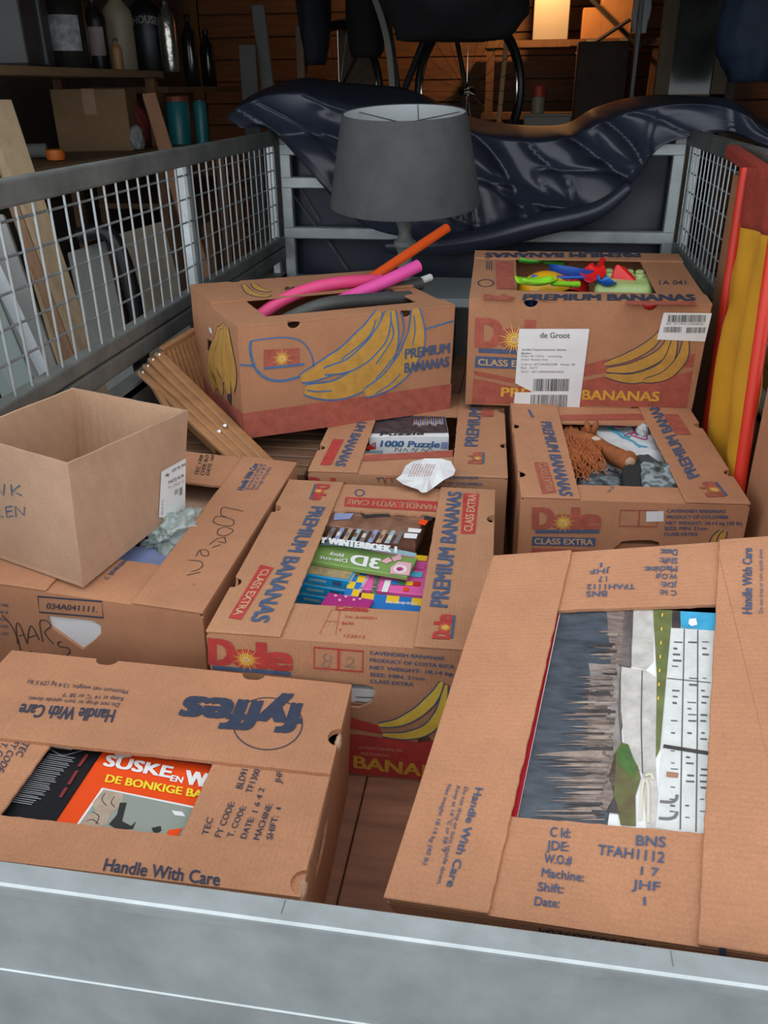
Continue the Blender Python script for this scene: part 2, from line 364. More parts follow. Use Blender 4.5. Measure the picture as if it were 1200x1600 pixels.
T = .0045
class Carton:
    "telescoping fruit carton: four walls, two long flaps lying on two end flaps round an open window"
    def __init__(s, name, label, loc, rot, dims, along, window, m, notch={}, bottom={}, holes={}, ragged={}, zoom=ID, inner=None, group='banana boxes in the trailer', pad=.12, nr=.016):
        w, d, h = dims; s.dims = dims; s.along = along
        rz, rx, ry = rot
        R3 = Matrix.Rotation(R(rz), 3, 'Z') @ Matrix.Rotation(R(rx), 3, 'X') @ Matrix.Rotation(R(ry), 3, 'Y')
        s.root = root = empty(name, loc, R3); tag(root, label, 'cardboard box', group)
        top = Face(root, (0, 0, h), (1, 0, 0), (0, 1, 0), (0, 0, 1), None); s.Mw = root.matrix_world.copy()
        q = [top.px(zoom(p)) for p in window]           # back-left, back-right, front-right, front-left
        ox0, ox1, oy0, oy1 = (q[0].x + q[3].x) / 2, (q[1].x + q[2].x) / 2, (q[2].y + q[3].y) / 2, (q[0].y + q[1].y) / 2
        s.win = (ox0, ox1, oy0, oy1)
        N_ = {k: [] for k in 'LRFB'}
        for e, p, *r in notch:
            c = top.px(zoom(p)); N_[e].append((c.y if e in 'LR' else c.x, r[0] if r else nr))
        fr = {'front': ((0, -d / 2, 0), (1, 0, 0), (0, 0, 1), (0, -1, 0)), 'back': ((0, d / 2, 0), (-1, 0, 0), (0, 0, 1), (0, 1, 0)),
              'left': ((-w / 2, 0, 0), (0, -1, 0), (0, 0, 1), (-1, 0, 0)), 'right': ((w / 2, 0, 0), (0, 1, 0), (0, 0, 1), (1, 0, 0))}
        s.f = {}; sgn = {'front': 1, 'back': -1, 'left': -1, 'right': 1}
        for nm, (O, U, V_, Nn) in fr.items():
            O, U, V_, Nn = map(Vector, (O, U, V_, Nn)); half = (w if nm in ('front', 'back') else d) / 2 - (T * 1.01 if nm in ('left', 'right') else 0)
            face = Face(root, O, U, V_, Nn, None)
            upper = (nm in ('left', 'right')) == (along == 'y'); H = h - T if upper else h - 2 * T
            hl = [[tuple(face.px(zoom(p))) for p in l] for l in holes.get(nm, [])]
            tn = [(sgn[nm] * c, r) for c, r in N_[nm[0].upper()]]
            bn = [(face.px(zoom(p)).x, r) for p, r in bottom.get(nm, [])]
            v, f = prism(rect_poly(-half, half, 0, H, {'t': tn, 'b': bn}), hl, (O, U, V_, Nn), T)
            s.f[nm] = face; face.host = mesh_obj(nm + '_wall', v, f, m, root, bevel=.0012)
        MB().box((-w / 2 + T, -d / 2 + T, .001), (w / 2 - T, d / 2 - T, .006)).build('bottom', m, root)
        MB().box((-w / 2 + 2 * T, -d / 2 + 2 * T, .007), (w / 2 - 2 * T, d / 2 - 2 * T, pad)).build('inner_tray', M['kraft_d'], root)
        def flap(nm, x0, x1, y0, y1, z, nt, jit, seed):
            fc = Face(root, (0, 0, z), (1, 0, 0), (0, 1, 0), (0, 0, 1), None)
            v, f = prism(rect_poly(x0, x1, y0, y1, nt, jit, seed), [], (Vector((0, 0, z)), Vector((1, 0, 0)), Vector((0, 1, 0)), Vector((0, 0, 1))), T)
            fc.host = mesh_obj(nm, v, f, m, root, bevel=.0016, seg=2); s.f[nm] = fc; return fc
        J = .0006
        if along == 'y':
            flap('left_flap', -w / 2, ox0, -d / 2, d / 2, h, {'l': N_['L']}, {'r': J}, 1); flap('right_flap', ox1, w / 2, -d / 2, d / 2, h, {'r': N_['R']}, {'l': J}, 2)
            flap('front_flap', -w / 2 + T, w / 2 - T, -d / 2, oy0, h - T - .0003, {'b': N_['F']}, {'t': ragged.get('front', J)}, 3)
            flap('back_flap', -w / 2 + T, w / 2 - T, oy1, d / 2, h - T - .0003, {'t': N_['B']}, {'b': ragged.get('back', J)}, 4)
        else:
            flap('front_flap', -w / 2, w / 2, -d / 2, oy0, h, {'b': N_['F'], 'l': N_['L'], 'r': N_['R']}, {'t': J}, 1)
            flap('back_flap', -w / 2, w / 2, oy1, d / 2, h, {'t': N_['B'], 'l': N_['L'], 'r': N_['R']}, {'b': J}, 2)
            flap('left_flap', -w / 2, ox0, -d / 2 + T, d / 2 - T, h - T - .0003, {'l': N_['L']}, {'r': J}, 3)
            flap('right_flap', ox1, w / 2, -d / 2 + T, d / 2 - T, h - T - .0003, {'r': N_['R']}, {'l': J}, 4)
    def level(s, z): return Face(s.root, (0, 0, z), (1, 0, 0), (0, 1, 0), (0, 0, 1), None)
def slab(name, label, cat, C, ztop, px3, t, m, zoom=ID, group=None, size=None, bevel=.001, tilt=None):
    "flat rectangular thing lying inside carton C with its upper face at height ztop; px3 = top-left, top-right, bottom-left corner"
    f = C.level(ztop); a, b, c = (f.px(zoom(p)) for p in px3)
    U = (b - a); V_ = Vector((-U.y, U.x)).normalized(); dn = (c - a).dot(V_); V_ = V_ * (1 if dn > 0 else -1); lw, lh = U.length, abs(dn)
    if size: lw, lh = size[0] or lw, size[1] or lh
    U = U.normalized(); o = Vector((a.x, a.y, ztop - t)) + (U * lw / 2 + V_ * lh / 2).to_3d()
    ang = math.atan2(U.y, U.x); Mt = C.Mw @ Matrix.Translation(o) @ Matrix.Rotation(ang, 4, 'Z')
    if tilt: Mt = Mt @ tilt
    sgn = 1 if V_.dot(Vector((-U.y, U.x))) > 0 else -1
    ob = MB().box((-lw / 2, -lh / 2, 0), (lw / 2, lh / 2, t)).build(name, m, bevel=bevel)
    ob.matrix_world = Mt; tag(ob, label, cat, group)
    return ob, Face(ob, (0, 0, t), (1, 0, 0), (0, 1, 0), (0, 0, 1), ob), (lw, lh)

# ---- box A: small carton at the tailgate, comics inside
z = Z(0, 1000, 2.069)
A = Carton('banana_box', 'low cardboard box with dark upside-down oval logo at the tailgate, comic books in its window',
           (-.4434, .7136, .0172), (2.9, -3.4, 2.76), (.4937, .3642, .1893), 'x', [(160, 330), (680, 395), (575, 645), (0, 553)], M['kraft'],
           notch=[('B', (332, 85)), ('B', (815, 125)), ('R', (1105, 315), .017), ('R', (950, 780), .016)], zoom=z,
           holes={'right': [[(1060, 575), (1052, 640), (1040, 700), (1022, 765), (1024, 720), (1040, 640)]]}, pad=.11)
f = A.f['back_flap']
for b, p0, p1, p2, bo in (('Handle With Care', (375, 228), (72, 208), (362, 268), .012), ('Do not drop or turn upside down.', (388, 206), (92, 184), (383, 219), 0),
                          ('Keep at 14 °C or 58 °F', (400, 187), (205, 172), (396, 200), 0), ('Minimum net weight: 13.4 kg (29.5 lb)', (415, 164), (92, 130), (411, 177), 0)):
    f.text(b, p0, p1, p2, M['navy'], bo, z)
f.text('fyffes', (980, 210), (612, 186), (953, 300), M['navy'], .045, z, name='printed_logo')
f.strokes([[(865 + 112 * math.cos(a), 272 + 84 * math.sin(a)) for a in [i * math.pi / 12 for i in range(24)]]], .0016, M['navy'], z, 1, closed=True, name='printed_ring')
f = A.f['front_flap']; f.text('Handle With Care', (333, 747), (708, 797), (345, 708), M['navy'], .012, z)
f = A.f['right_flap']
for b, p0, p1, p2 in (('TEC', (672, 634), (690, 578), (652, 630)), ('FY CODE:', (713, 640), (760, 527), (693, 636)), ('BLD91', (783, 484), (802, 422), (762, 480)), ('T. CODE:', (752, 640), (797, 540), (733, 637)),
                      ('TF1300', (813, 497), (842, 422), (793, 494)), ('DATE:', (795, 645), (823, 577), (776, 641)), ('1 6 4 2', (832, 560), (855, 482), (815, 556)), ('MACHINE:', (838, 648), (882, 533), (818, 645)),
                      ('SHIFT:', (880, 648), (900, 572), (860, 645)), ('1', (906, 550), (910, 538), (893, 548)), ('JHF', (908, 466), (915, 430), (888, 462))):
    f.text(b, p0, p1, p2, M['navy'], .006, z)
f.poly([(730, 388), (990, 405), (990, 409), (730, 393)], M['navy'], z, 2, 'printed_line')
f = A.f['left_flap']
for b, p0, p1, p2 in (('TEC', (75, 330), (50, 374), (95, 338)), ('FY CODE:', (44, 325), (-12, 425), (62, 335)), ('T. CODE:', (8, 330), (-45, 430), (26, 338))): f.text(b, p0, p1, p2, M['navy'], .006, z)
A.f['right'].strokes([[(1065, 460), (1070, 492), (1005, 730), (990, 690)]], .001, M['navy'], z, closed=True, smooth=False)

M['comic'] = mat('comic_orange_cover', (.80, .075, .012), .35, var=.05)
M['dkcover'] = mat('black_gloss_cover', (.012, .013, .016), .3)
M['pages'] = mat('paper_pages', (.62, .58, .5), .8)
M['white_ink'] = mat('white_print', (.75, .75, .75), .6); M['yel_ink'] = mat('yellow_print', (.85, .62, .03), .6)
M['greygreen'] = mat('comic_grey_green', (.26, .29, .25), .6); M['rock'] = mat('comic_rock_tan', (.42, .32, .24), .6, var=.2, vscale=60)
ob, f, _ = slab('comic_book', 'orange comic book with white and yellow title lettering in the front carton', 'comic book', A, .170, [(388, 276), (738, 333), (218, 521)], .012, M['comic'], z, size=(.21, .235))
f.text('SUSKE', (335, 408), (548, 448), (350, 375), M['white_ink'], .04, z, 3); f.text('EN', (550, 458), (588, 465), (556, 440), M['white_ink'], .03, z, 3); f.text('WISKE', (598, 468), (790, 500), (606, 425), M['white_ink'], .04, z, 3)
f.text('DE BONKIGE BAAS', (340, 461), (700, 523), (348, 438), M['yel_ink'], .03, z, 3); f.text('WILLY VANDERSTEEN', (488, 385), (700, 412), (490, 376), M['navy'], 0, z, 3)
f.poly([(375, 352), (428, 362), (425, 380), (385, 384), (370, 372)], M['white_ink'], z, 2)
f.poly([(330, 480), (700, 555), (600, 690), (240, 610)], M['white_ink'], z, 2, 'printed_frame'); f.poly([(335, 486), (700, 562), (600, 690), (252, 605)], M['greygreen'], z, 3, 'printed_picture')
f.poly([(335, 488), (400, 502), (392, 540), (360, 560), (345, 600), (300, 610), (256, 604), (280, 570), (310, 560), (300, 530)], M['rock'], z, 4)
f.poly([(388, 530), (410, 530), (402, 560), (395, 590), (425, 605), (440, 590), (430, 615), (380, 618), (352, 600), (378, 570)], M['black_ink'], z, 5); f.poly([(490, 612), (520, 605), (522, 620), (500, 635)], M['black_ink'], z, 5)
f.poly([(545, 618), (590, 612), (570, 650), (535, 640)], M['comic'], z, 5); f.poly([(555, 555), (590, 560), (600, 575), (565, 570)], M['white_ink'], z, 5)
f.strokes([[(340, 500), (330, 520), (345, 540)], [(300, 560), (320, 575), (310, 600)], [(370, 510), (360, 530), (372, 545)], [(280, 590), (300, 585), (320, 600)]], .0008, M['black_ink'], z, 6)
ob, f, _ = slab('book', 'black book lying face down with tiny white blurb lines beside the orange comic', 'book', A, .172, [(213, 256), (384, 277), (48, 481)], .022, M['dkcover'], z, size=(None, .235))
f.poly([(170, 328), (248, 338), (232, 358), (165, 350)], M['paper'], z, 2)
f.strokes([[(180, 335), (195, 330), (210, 350)], [(215, 350), (225, 338), (240, 345)]], .001, M['ink_b'], z, 3)
L = []
for i in range(26):
    t = i / 25; x0, y0 = 158 - 135 * t, 372 + 150 * t; L.append([(x0, y0), (x0 + 92 + random.uniform(-14, 4), y0 + 13)])
f.strokes(L, .0011, M['grey_ink'] if False else mat('dim_white_print', (.3, .31, .33), .6), z, 3, name='printed_text_lines')
f.strokes([[(283, 372), (255, 412)], [(250, 425), (222, 470)], [(215, 480), (195, 512)]], .004, mat('dim_red_print', (.2, .02, .02), .6), z, 3)
f.strokes([[(160, 352), (200, 375), (250, 365), (290, 352)]], .002, M['grey_ink'], z, 3)

# ---- box B: carton at the left with pen writing
z = Z(0, 590, 2.553)
B = Carton('banana_box', 'cardboard box with pen scribbled names at the left, open carton standing on it',
           (-.6419, 1.2687, .0245), (-1.54, 2.38, 3.14), (.3999, .5192, .2278), 'y', [(590, 400), (890, 415), (650, 735), (330, 700)], M['kraft'], zoom=z,
           holes={'front': [[(190, 952), (365, 970), (402, 992), (402, 1022), (375, 1050), (330, 1083), (200, 992)]]}, pad=.14)
f = B.f['right_flap']
f.text('Handle With Care', (968, 452), (1032, 347), (945, 447), M['blue'], .03, z)
for k, (b, e) in enumerate((('Do not drop or turn upside down', 345), ('Keep at 14 °C or 58 °F', 350), ('Net weight 18.14 kg (40 lb)', 360))): f.text(b, (990 + 19 * k, 450), (1050 + 17 * k, e), (975 + 19 * k, 447), M['blue'], 0, z)
f.strokes([[(972, 535), (925, 525), (888, 520), (882, 548), (900, 556)], [(850, 578), (862, 556), (905, 560), (932, 572), (925, 592), (880, 590), (850, 578)], [(872, 606), (900, 598), (930, 612), (900, 632), (868, 626), (872, 606)],
           [(905, 640), (872, 642), (835, 668)], [(895, 640), (900, 660), (870, 655)], [(880, 668), (845, 680)], [(782, 715), (798, 690), (828, 692), (830, 712), (806, 710), (800, 692)], [(752, 730), (800, 735), (808, 752), (790, 768), (762, 776)], [(745, 790), (800, 778)], [(770, 826), (776, 826)]],
          .0015, M['ink'], z, name='pen_writing')
f = B.f['back_flap']; 
for k in range(3): f.text(('TEC 1300', 'CODE: BLD', 'DATE: 164')[k], (790 + 22 * k, 392), (812 + 22 * k, 312), (776 + 22 * k, 388), M['ink'], .01, z)
f = B.f['front_flap']
for k in range(4): f.text(('C Id:', 'JDE:', 'W.O.#', 'Shift:')[k], (428 + 20 * k, 808 - 18 * k), (458 + 20 * k, 775 - 18 * k), (414 + 20 * k, 803 - 18 * k), M['blue'], 0.01, z)
f = B.f['front']
f.strokes([[(152, 872), (408, 892), (412, 956), (158, 934)]], .003, M['navy'], z, closed=True, smooth=False)
f.text('034A041111.', (186, 920), (388, 934), (188, 898), M['navy'], .01, z)
f.strokes([[(10, 946), (45, 985), (72, 1040), (90, 1096), (128, 1090)], [(72, 1062), (66, 990), (80, 984), (108, 1056)], [(78, 1030), (100, 1022)], [(110, 1060), (118, 1000), (132, 994), (158, 1046)], [(116, 1036), (145, 1026)], [(172, 1052), (160, 975), (185, 968), (205, 990), (180, 1016), (215, 1062)],
           [(248, 1052), (232, 1056), (240, 1072), (270, 1076), (280, 1092), (262, 1110), (246, 1104)]], .0019, M['ink'], z, name='pen_writing')
for k, b in enumerate(('FY 148', '0144', '(02) Nar', '07 1100', '4616100')): f.text(b, (-40, 905 + 30 * k), (34, 914 + 28 * k), (-40, 893 + 30 * k), M['blue'], 0, z)
ob, f2, _ = slab('white_paper_sheet', 'white sheet showing through the hand hole of the scribbled box', 'paper', B, .142, [(120, 900), (430, 900), (120, 990)], .002, M['paper'], z, size=(.25, .2))
# stand the sheet upright just behind the hand hole
q = B.f['front'].px(z((300, 1020))); ob.matrix_world = B.Mw @ Matrix.Translation((q.x, -.5192 / 2 + .0068, q.y)) @ Matrix.Rotation(R(90), 4, 'X') @ Matrix.Scale(.5, 4, (0, 1, 0)) @ Matrix.Scale(.6, 4, (1, 0, 0))
MBp = M['mint'] = mat('thin_plastic_bag', (.50, .58, .55), .25, var=.1, trans=.35)
def crumple(name, label, cat, world, size, m, seed, amp=.35, freq=2.2, sub=4, rot=0, parent=None, flat=False, rotm=None):
    bm = bmesh.new(); bmesh.ops.create_icosphere(bm, subdivisions=sub, radius=1); o = Vector((seed * 3.7, seed * 1.3, 0))
    for v in bm.verts:
        n = v.co.normalized(); k = 1 + amp * (noise.noise(n * freq + o) + .6 * abs(noise.noise(n * freq * 2.1 + o)) - .2 + .25 * noise.noise(n * freq * 5 + o)); v.co = n * k
        v.co = Vector((v.co.x * size[0], v.co.y * size[1], max(v.co.z, -.75) * size[2]))
    me = bpy.data.meshes.new(name); bm.to_mesh(me); bm.free(); me.materials.append(m)
    me.polygons.foreach_set('use_smooth', [not flat] * len(me.polygons))
    ob = bpy.data.objects.new(name, me); col.objects.link(ob); ob.matrix_world = Matrix.Translation(world) @ (rotm.to_4x4() if rotm else Matrix.Rotation(rot, 4, 'Z'))
    if parent: ob.parent = parent
    else: tag(ob, label, cat)
    return ob
def inside(C, zz, p, zoom=ID):
    q = C.level(zz).px(zoom(p)); return C.Mw @ Vector((q.x, q.y, zz))
crumple('plastic_bag', 'crumpled translucent plastic bag poking out of the scribbled box', 'plastic bag', inside(B, .205, (690, 610), z), (.05, .06, .035), M['mint'], 3, .5, 2.5, 5)
M['bluecard'] = mat('pale_blue_card', (.25, .30, .52), .5, var=.15, vscale=15)
slab('picture_card', 'pale blue picture card at the front of the scribbled box window', 'card', B, .195, [(510, 668), (690, 690), (480, 740)], .02, M['bluecard'], z, size=(.2, .12))
slab('brown_folder', 'brown cardboard folder under the back of the scribbled box window', 'folder', B, .180, [(600, 420), (880, 428), (560, 540)], .03, M['kraft_p'], z, size=(.25, .16))
slab('pale_booklet', 'pale pink booklet beside the plastic bag in the scribbled box', 'booklet', B, .19, [(690, 520), (822, 516), (640, 600)], .012, mat('pale_pink_cover', (.55, .42, .40), .6, var=.2, vscale=40), z, size=(.16, .12))

# ---- open carton on box B
Fb, Rb = Vector((-.634, 1.014, .2445)), Vector((-.577, 1.286, .2525)); Kb, Lb = Rb + Vector((-.225, .055, .0135)), Fb + Vector((-.205, .06, .0135))
Ft, Kt = P(106, 725, z=.452), P(113.6, 605.7, z=.452); Lt = Lb + (Ft - Fb)
_n = (Rb - Fb).cross(Ft - Fb); _d = ray(294, 641); Rt = CAM + _d * ((Fb - CAM).dot(_n) / _d.dot(_n))
oc = empty('open_carton', (Fb + Kb) / 2); tag(oc, 'plain open-topped carton with blue pen letters standing on the scribbled box', 'carton', 'cardboard boxes')
o_ = (Fb + Kb) / 2
def wall4(name, a, b, c, d, t, m, parent, org, ragged=0, seed=0):
    "wall between bottom edge a-b and top edge d-c with thickness inwards"
    a, b, c, d = (Vector(q) - org for q in (a, b, c, d)); nrm = (b - a).cross(d - a).normalized(); rnd = random.Random(seed); k = 14
    bot = [a.lerp(b, i / k) for i in range(k + 1)]; topp = [d.lerp(c, i / k) + Vector((0, 0, rnd.uniform(-1, 1) * ragged)) for i in range(k + 1)]
    V = bot + topp; n = len(V); V = V + [p - nrm * t for p in V]; m_ = k + 1; F = []
    for i in range(k): F += [(i, i + 1, m_ + i + 1, m_ + i), (n + i, n + i + 1, n + m_ + i + 1, n + m_ + i), (i, i + 1, n + i + 1, n + i), (m_ + i, m_ + i + 1, n + m_ + i + 1, n + m_ + i)]
    F += [(0, m_, n + m_, n), (k, m_ + k, n + m_ + k, n + k)]
    return mesh_obj(name, V, F, m, parent)
wf = wall4('front_wall', Lb, Fb, Ft, Lt, .004, M['kraft_p'], oc, o_, .0004, 1); wr = wall4('right_wall', Fb, Rb, Rt, Ft, .004, M['kraft_p'], oc, o_, .0004, 2)
wall4('back_wall', Rb, Kb, Kt, Rt, .004, M['kraft_in'], oc, o_, .0004, 3); wall4('left_wall', Kb, Lb, Lt, Kt, .004, M['kraft_in'], oc, o_, .0004, 4)
V = [q - o_ + Vector((0, 0, .002)) for q in (Fb, Rb, Kb, Lb)]; mesh_obj('bottom', V + [q + Vector((0, 0, .004)) for q in V], [(0, 1, 2, 3), (4, 5, 6, 7), (0, 1, 5, 4), (1, 2, 6, 5), (2, 3, 7, 6), (3, 0, 4, 7)], M['kraft_in'], oc)
def plane_face(root, a, b, d, host):
    "face through world points a,b (along) and d (up)"
    Mi = root.matrix_world.inverted(); a, b, d = (Mi @ Vector(q) for q in (a, b, d)); U = (b - a).normalized(); N_ = U.cross(d - a).normalized(); return Face(root, a, U, N_.cross(U), N_, host)
f = plane_face(oc, Lb, Fb, Lt, wf)
f.strokes([[(-60, 475), (-50, 425)], [(-50, 425), (-30, 470), (-20, 425)], [(-14, 470), (-12, 426), (16, 470), (20, 424)], [(46, 425), (50, 470)], [(82, 428), (52, 452), (90, 470)], [(-40, 510), (-38, 555), (-16, 552)], [(-5, 512), (0, 556), (16, 553)], [(52, 512), (24, 516), (30, 556), (54, 550)], [(28, 534), (50, 530)], [(66, 555), (62, 512), (98, 548), (100, 515)]], .0022, M['ink_b'], z, 3, name='pen_writing', smooth=False)
f = plane_face(oc, Fb, Rb, Ft, wr)
f.poly([(640, 375), (738, 320), (735, 520), (690, 572), (660, 560), (630, 555)], M['paper'], z, 4, 'paper_label')
f.text('PARTIJ NLPR', (668, 425), (730, 395), (668, 412), M['grey_ink'], .02, z, 5); f.text('9 x 250 gr G', (668, 445), (728, 416), (668, 434), M['grey_ink'], 0, z, 5); f.text('G001 981 PNN', (682, 378), (736, 350), (682, 366), M['grey_ink'], .01, z, 5)
f.strokes([[(655 + 0, 392), (672, 384)], [(660, 382), (668, 394)]], .003, M['grey_ink'], z, 5)
f.strokes([[(694 + 4 * i, 468 - 2 * i), (693 + 4 * i, 448 - 2 * i)] for i in range(4)] + [[(714 + 3 * i, 470 - 2 * i), (713 + 3 * i, 440 - 2 * i)] for i in range(4)], .0013, M['black_ink'], z, 5, name='barcode')
f.text('EAN', (645, 545), (648, 490), (640, 543), M['grey_ink'], 0, z, 5)

# ---- box C: middle carton with magazines
z = Z(420, 720, 3.158); z6 = Z(310, 960, 2.553); z7 = Z(0, 590, 2.553)
def mk(Zf, pts): return [Zf(p) for p in pts]
C = Carton('banana_box', 'cardboard box in the middle with red sun logo, magazines showing in its torn window',
           (-.2161, 1.1897, .0001), (1.55, .03, .2), (.3977, .5125, .2462), 'y', mk(z, [(335, 228), (828, 262), (742, 730), (110, 688)]), M['kraft_w'],
           notch=[('L', z((75, 235))), ('L', z7((945, 815))), ('R', z((1100, 285))), ('R', z((1028, 688)))], ragged={'back': .005},
           holes={'front': [mk(z6, [(470, 285), (520, 272), (660, 282), (695, 292), (708, 315), (690, 350), (640, 372), (540, 362), (480, 330)]),
                            mk(z6, [(905 + 30 * math.cos(a * math.pi / 6), 520 + 36 * math.sin(a * math.pi / 6)) for a in range(12)])]}, pad=.13)
f = C.f['left_flap']
f.text('PREMIUM BANANAS', (487.4, 792), (391.5, 971), (508, 793.5), M['blue'], .035)
f.poly([(407.4, 883), (427.7, 887.7), (376.8, 969), (357, 966)], M['red']); f.text('CLASS EXTRA', (410, 891), (364, 962), (422, 891), M['cream'], .02, lv=3)
f.sunlogo((496, 757), (487, 781), (515, 758.6))
f = C.f['right_flap']
f.text('PREMIUM BANANAS', (880, 725), (952, 158), (797, 718), M['blue'], .035, z)
f.poly([(960, 162), (1038, 165), (1018, 362), (948, 362)], M['red'], z); f.text('CLASS EXTRA', (1003, 352), (1024, 170), (962, 350), M['cream'], .02, z, 3)
f.sunlogo((890, 880), (903, 765), (808, 876), z)
f = C.f['back_flap']
f.poly([(378, 180), (838, 203), (832, 254), (372, 226)], M['red'], z); f.text('HANDLE WITH CARE', (825, 222), (388, 192), (822, 246), M['kraft_w'], .02, z, 3); f.text('KEEP AT 58 °F', (735, 208), (560, 198), (734, 218), M['kraft_w'], .01, z, 3)
f.strokes([[(448 + 22 * math.cos(a * .7), 160 + 16 * math.sin(a * .7)) for a in range(9)]], .003, M['blue'], z, closed=True, name='recycling_mark')
f = C.f['front_flap']
f.strokes([[(318, 712), (503, 720), (495, 747), (310, 739)], [(310, 739), (350, 742), (330, 862), (250, 858)], [(285, 795), (342, 797)]], .0008, M['red'], z, closed=True, smooth=False)
f.text('Codela', (328, 738), (488, 745), (333, 718), M['red'], .04, z)
for b, p0, p1, p2 in (('TK-040001', (370, 779), (530, 786), (373, 766)), ('8690', (358, 811), (418, 814), (361, 797)), ('122012', (370, 873), (474, 880), (374, 859)), ('F', (348, 845), (358, 845), (350, 832))): f.text(b, p0, p1, p2, M['red'], 0, z)
f = C.f['front']
f.sunlogo((50, 195), (368, 222), (48, 97), z6)
f.strokes([[(462, 130), (657, 146), (655, 227), (462, 212)]], .003, M['red'], z6, closed=True, smooth=False); f.strokes([[(560, 138), (558, 220)]], .003, M['red'], z6)
f.strokes([[(515, 155), (500, 165), (510, 185), (530, 180), (525, 158)], [(505, 185), (495, 205), (520, 208), (526, 190)], [(590, 180), (605, 170), (620, 182), (605, 200), (585, 205), (625, 210)]], .001, M['grey_ink'], z6)
for b, p0, p1, p2 in (('CAVENDISH BANANAS', (684, 158), (978, 181), (684, 144)), ('PRODUCT OF COSTA RICA', (684, 187), (1020, 214), (684, 173)), ('NET WEIGHT: 18.14 kg (40 lb)', (684, 216), (1110, 250), (684, 202)), ('SIZE: MIN. 21cm', (685, 244), (902, 262), (685, 230)), ('CLASS EXTRA', (685, 271), (858, 285), (685, 257))): f.text(b, p0, p1, p2, M['blue'], .025, z6)
f.poly([(560, 395), (715, 440), (740, 478), (620, 455), (560, 440)], M['red'], z6); f.poly([(230, 430), (480, 470), (640, 478), (880, 508), (1000, 500), (1012, 668), (220, 600)], M['red'], z6)
f.bananas([[(735, 478), (830, 482), (915, 455), (965, 390), (988, 280)], [(720, 440), (800, 428), (880, 385), (940, 325), (972, 268)]], [42, 42], z6, mat('fresh_banana_print', (.66, .48, .06), .8, var=.15, vscale=40))
f.text('BANANAS', (622, 608), (1080, 668), (622, 562), M['yellow'], .03, z6, 3); f.text('PREMIUM', (235, 560), (590, 604), (235, 515), M['yellow'], .03, z6, 3)
f.text('ole Food Company, Inc.', (640, 532), (816, 545), (640, 520), M['cream'], 0, z6, 3); f.text('. (FOR COMPANY)', (640, 557), (760, 567), (640, 546), M['cream'], 0, z6, 3)

# magazines in box C
M['mag'] = mat('magazine_brown_cover', (.22, .11, .07), .3, var=.6, vscale=22); M['green_cover'] = mat('green_cover', (.20, .33, .09), .4, var=.1); M['sky_cover'] = mat('pale_aqua_cover', (.30, .45, .50), .4)
M['bluebook'] = mat('blue_book_cover', (.01, .30, .62), .35); M['pinkcover'] = mat('pink_cover', (.75, .12, .38), .4); M['pink_l'] = mat('light_pink', (.72, .40, .45), .5); M['purple'] = mat('purple_pink_cover', (.40, .03, .20), .4)
M['toy_y'] = mat('yellow_square', (.82, .52, .02), .5); M['toy_b'] = mat('blue_square', (.02, .17, .50), .5); M['toy_g'] = mat('green_square', (.04, .22, .07), .5); M['toy_r'] = mat('red_square', (.62, .03, .02), .5); M['cyan'] = mat('cyan_square', (.10, .50, .68), .5)
ob, f, _ = slab('magazine', 'thick glossy brown winter magazine at the back of the middle box window', 'magazine', C, .236, [(290, 170), (830, 235), (225, 395)], .034, M['mag'], z, size=(.20, .115))
f.poly([(325, 262), (420, 262), (400, 290), (320, 295)], M['bluecard'], z, 2); f.poly([(430, 230), (520, 225), (560, 255), (620, 262), (600, 275), (470, 285)], M['black_ink'], z, 3)
for i in range(9):
    x0 = 275 + 42 * i; f.poly([(x0, 395 + 2 * i), (x0 + 24, 397 + 2 * i), (x0 + 58, 335 + 2 * i), (x0 + 38, 332 + 2 * i)], [M['grey_ink'], M['bluecard'], M['rock'], M['sky_cover']][i % 4], z, 3, 'picture_print')
    f.poly([(x0 + 14, 370 + 3 * i), (x0 + 30, 371 + 3 * i), (x0 + 40, 352 + 3 * i), (x0 + 24, 350 + 3 * i)], [M['mag'], M['pages'], M['grey_ink']][i % 3], z, 4, 'picture_print')
for pq in ([(670, 360), (735, 365), (728, 388), (665, 384)], [(690, 335), (755, 342), (745, 360), (685, 355)]): f.poly(pq, M['paper'], z, 4, 'picture_print')
f.poly([(745, 292), (790, 296), (772, 322), (735, 316)], M['comic'], z, 4, 'picture_print'); f.poly([(770, 268), (818, 272), (800, 300), (765, 295)], M['black_ink'], z, 4, 'picture_print')
f.text('Y WINTERBOEK 1', (252, 408), (628, 458), (258, 380), M['white_ink'], .045, z, 5)
ob, f, _ = slab('die_cut_block', 'green booklet with upside-down white lettering on top of the blue books', 'booklet', C, .222, [(245, 405), (735, 480), (185, 530)], .008, M['green_cover'], z, size=(.178, .062))
f.text('3D', (540, 538), (400, 512), (552, 490), M['white_ink'], .03, z, 4); f.text('Die-cut', (386, 508), (250, 486), (388, 490), M['white_ink'], .01, z, 4); f.text('block', (368, 480), (298, 468), (371, 462), M['white_ink'], .01, z, 4)
f.poly([(248, 420), (360, 425), (560, 455), (720, 478), (730, 460), (560, 425), (300, 395)], M['sky_cover'], z, 3)
f.poly([(640, 500), (706, 508), (692, 570), (600, 560), (600, 530)], M['pink_l'], z, 3); f.strokes([[(648 + 26 * math.cos(a * .7), 538 + 17 * math.sin(a * .7)) for a in range(9)]], .004, M['white_ink'], z, 4, closed=True); f.poly([(632, 532), (652, 530), (664, 540), (645, 548), (630, 543)], M['purple'], z, 5)
f.poly([(555, 500), (590, 478), (610, 498), (580, 512)], M['pink_l'], z, 4); f.poly([(605, 482), (650, 462), (655, 490), (618, 500)], M['pink_l'], z, 4)
first = None
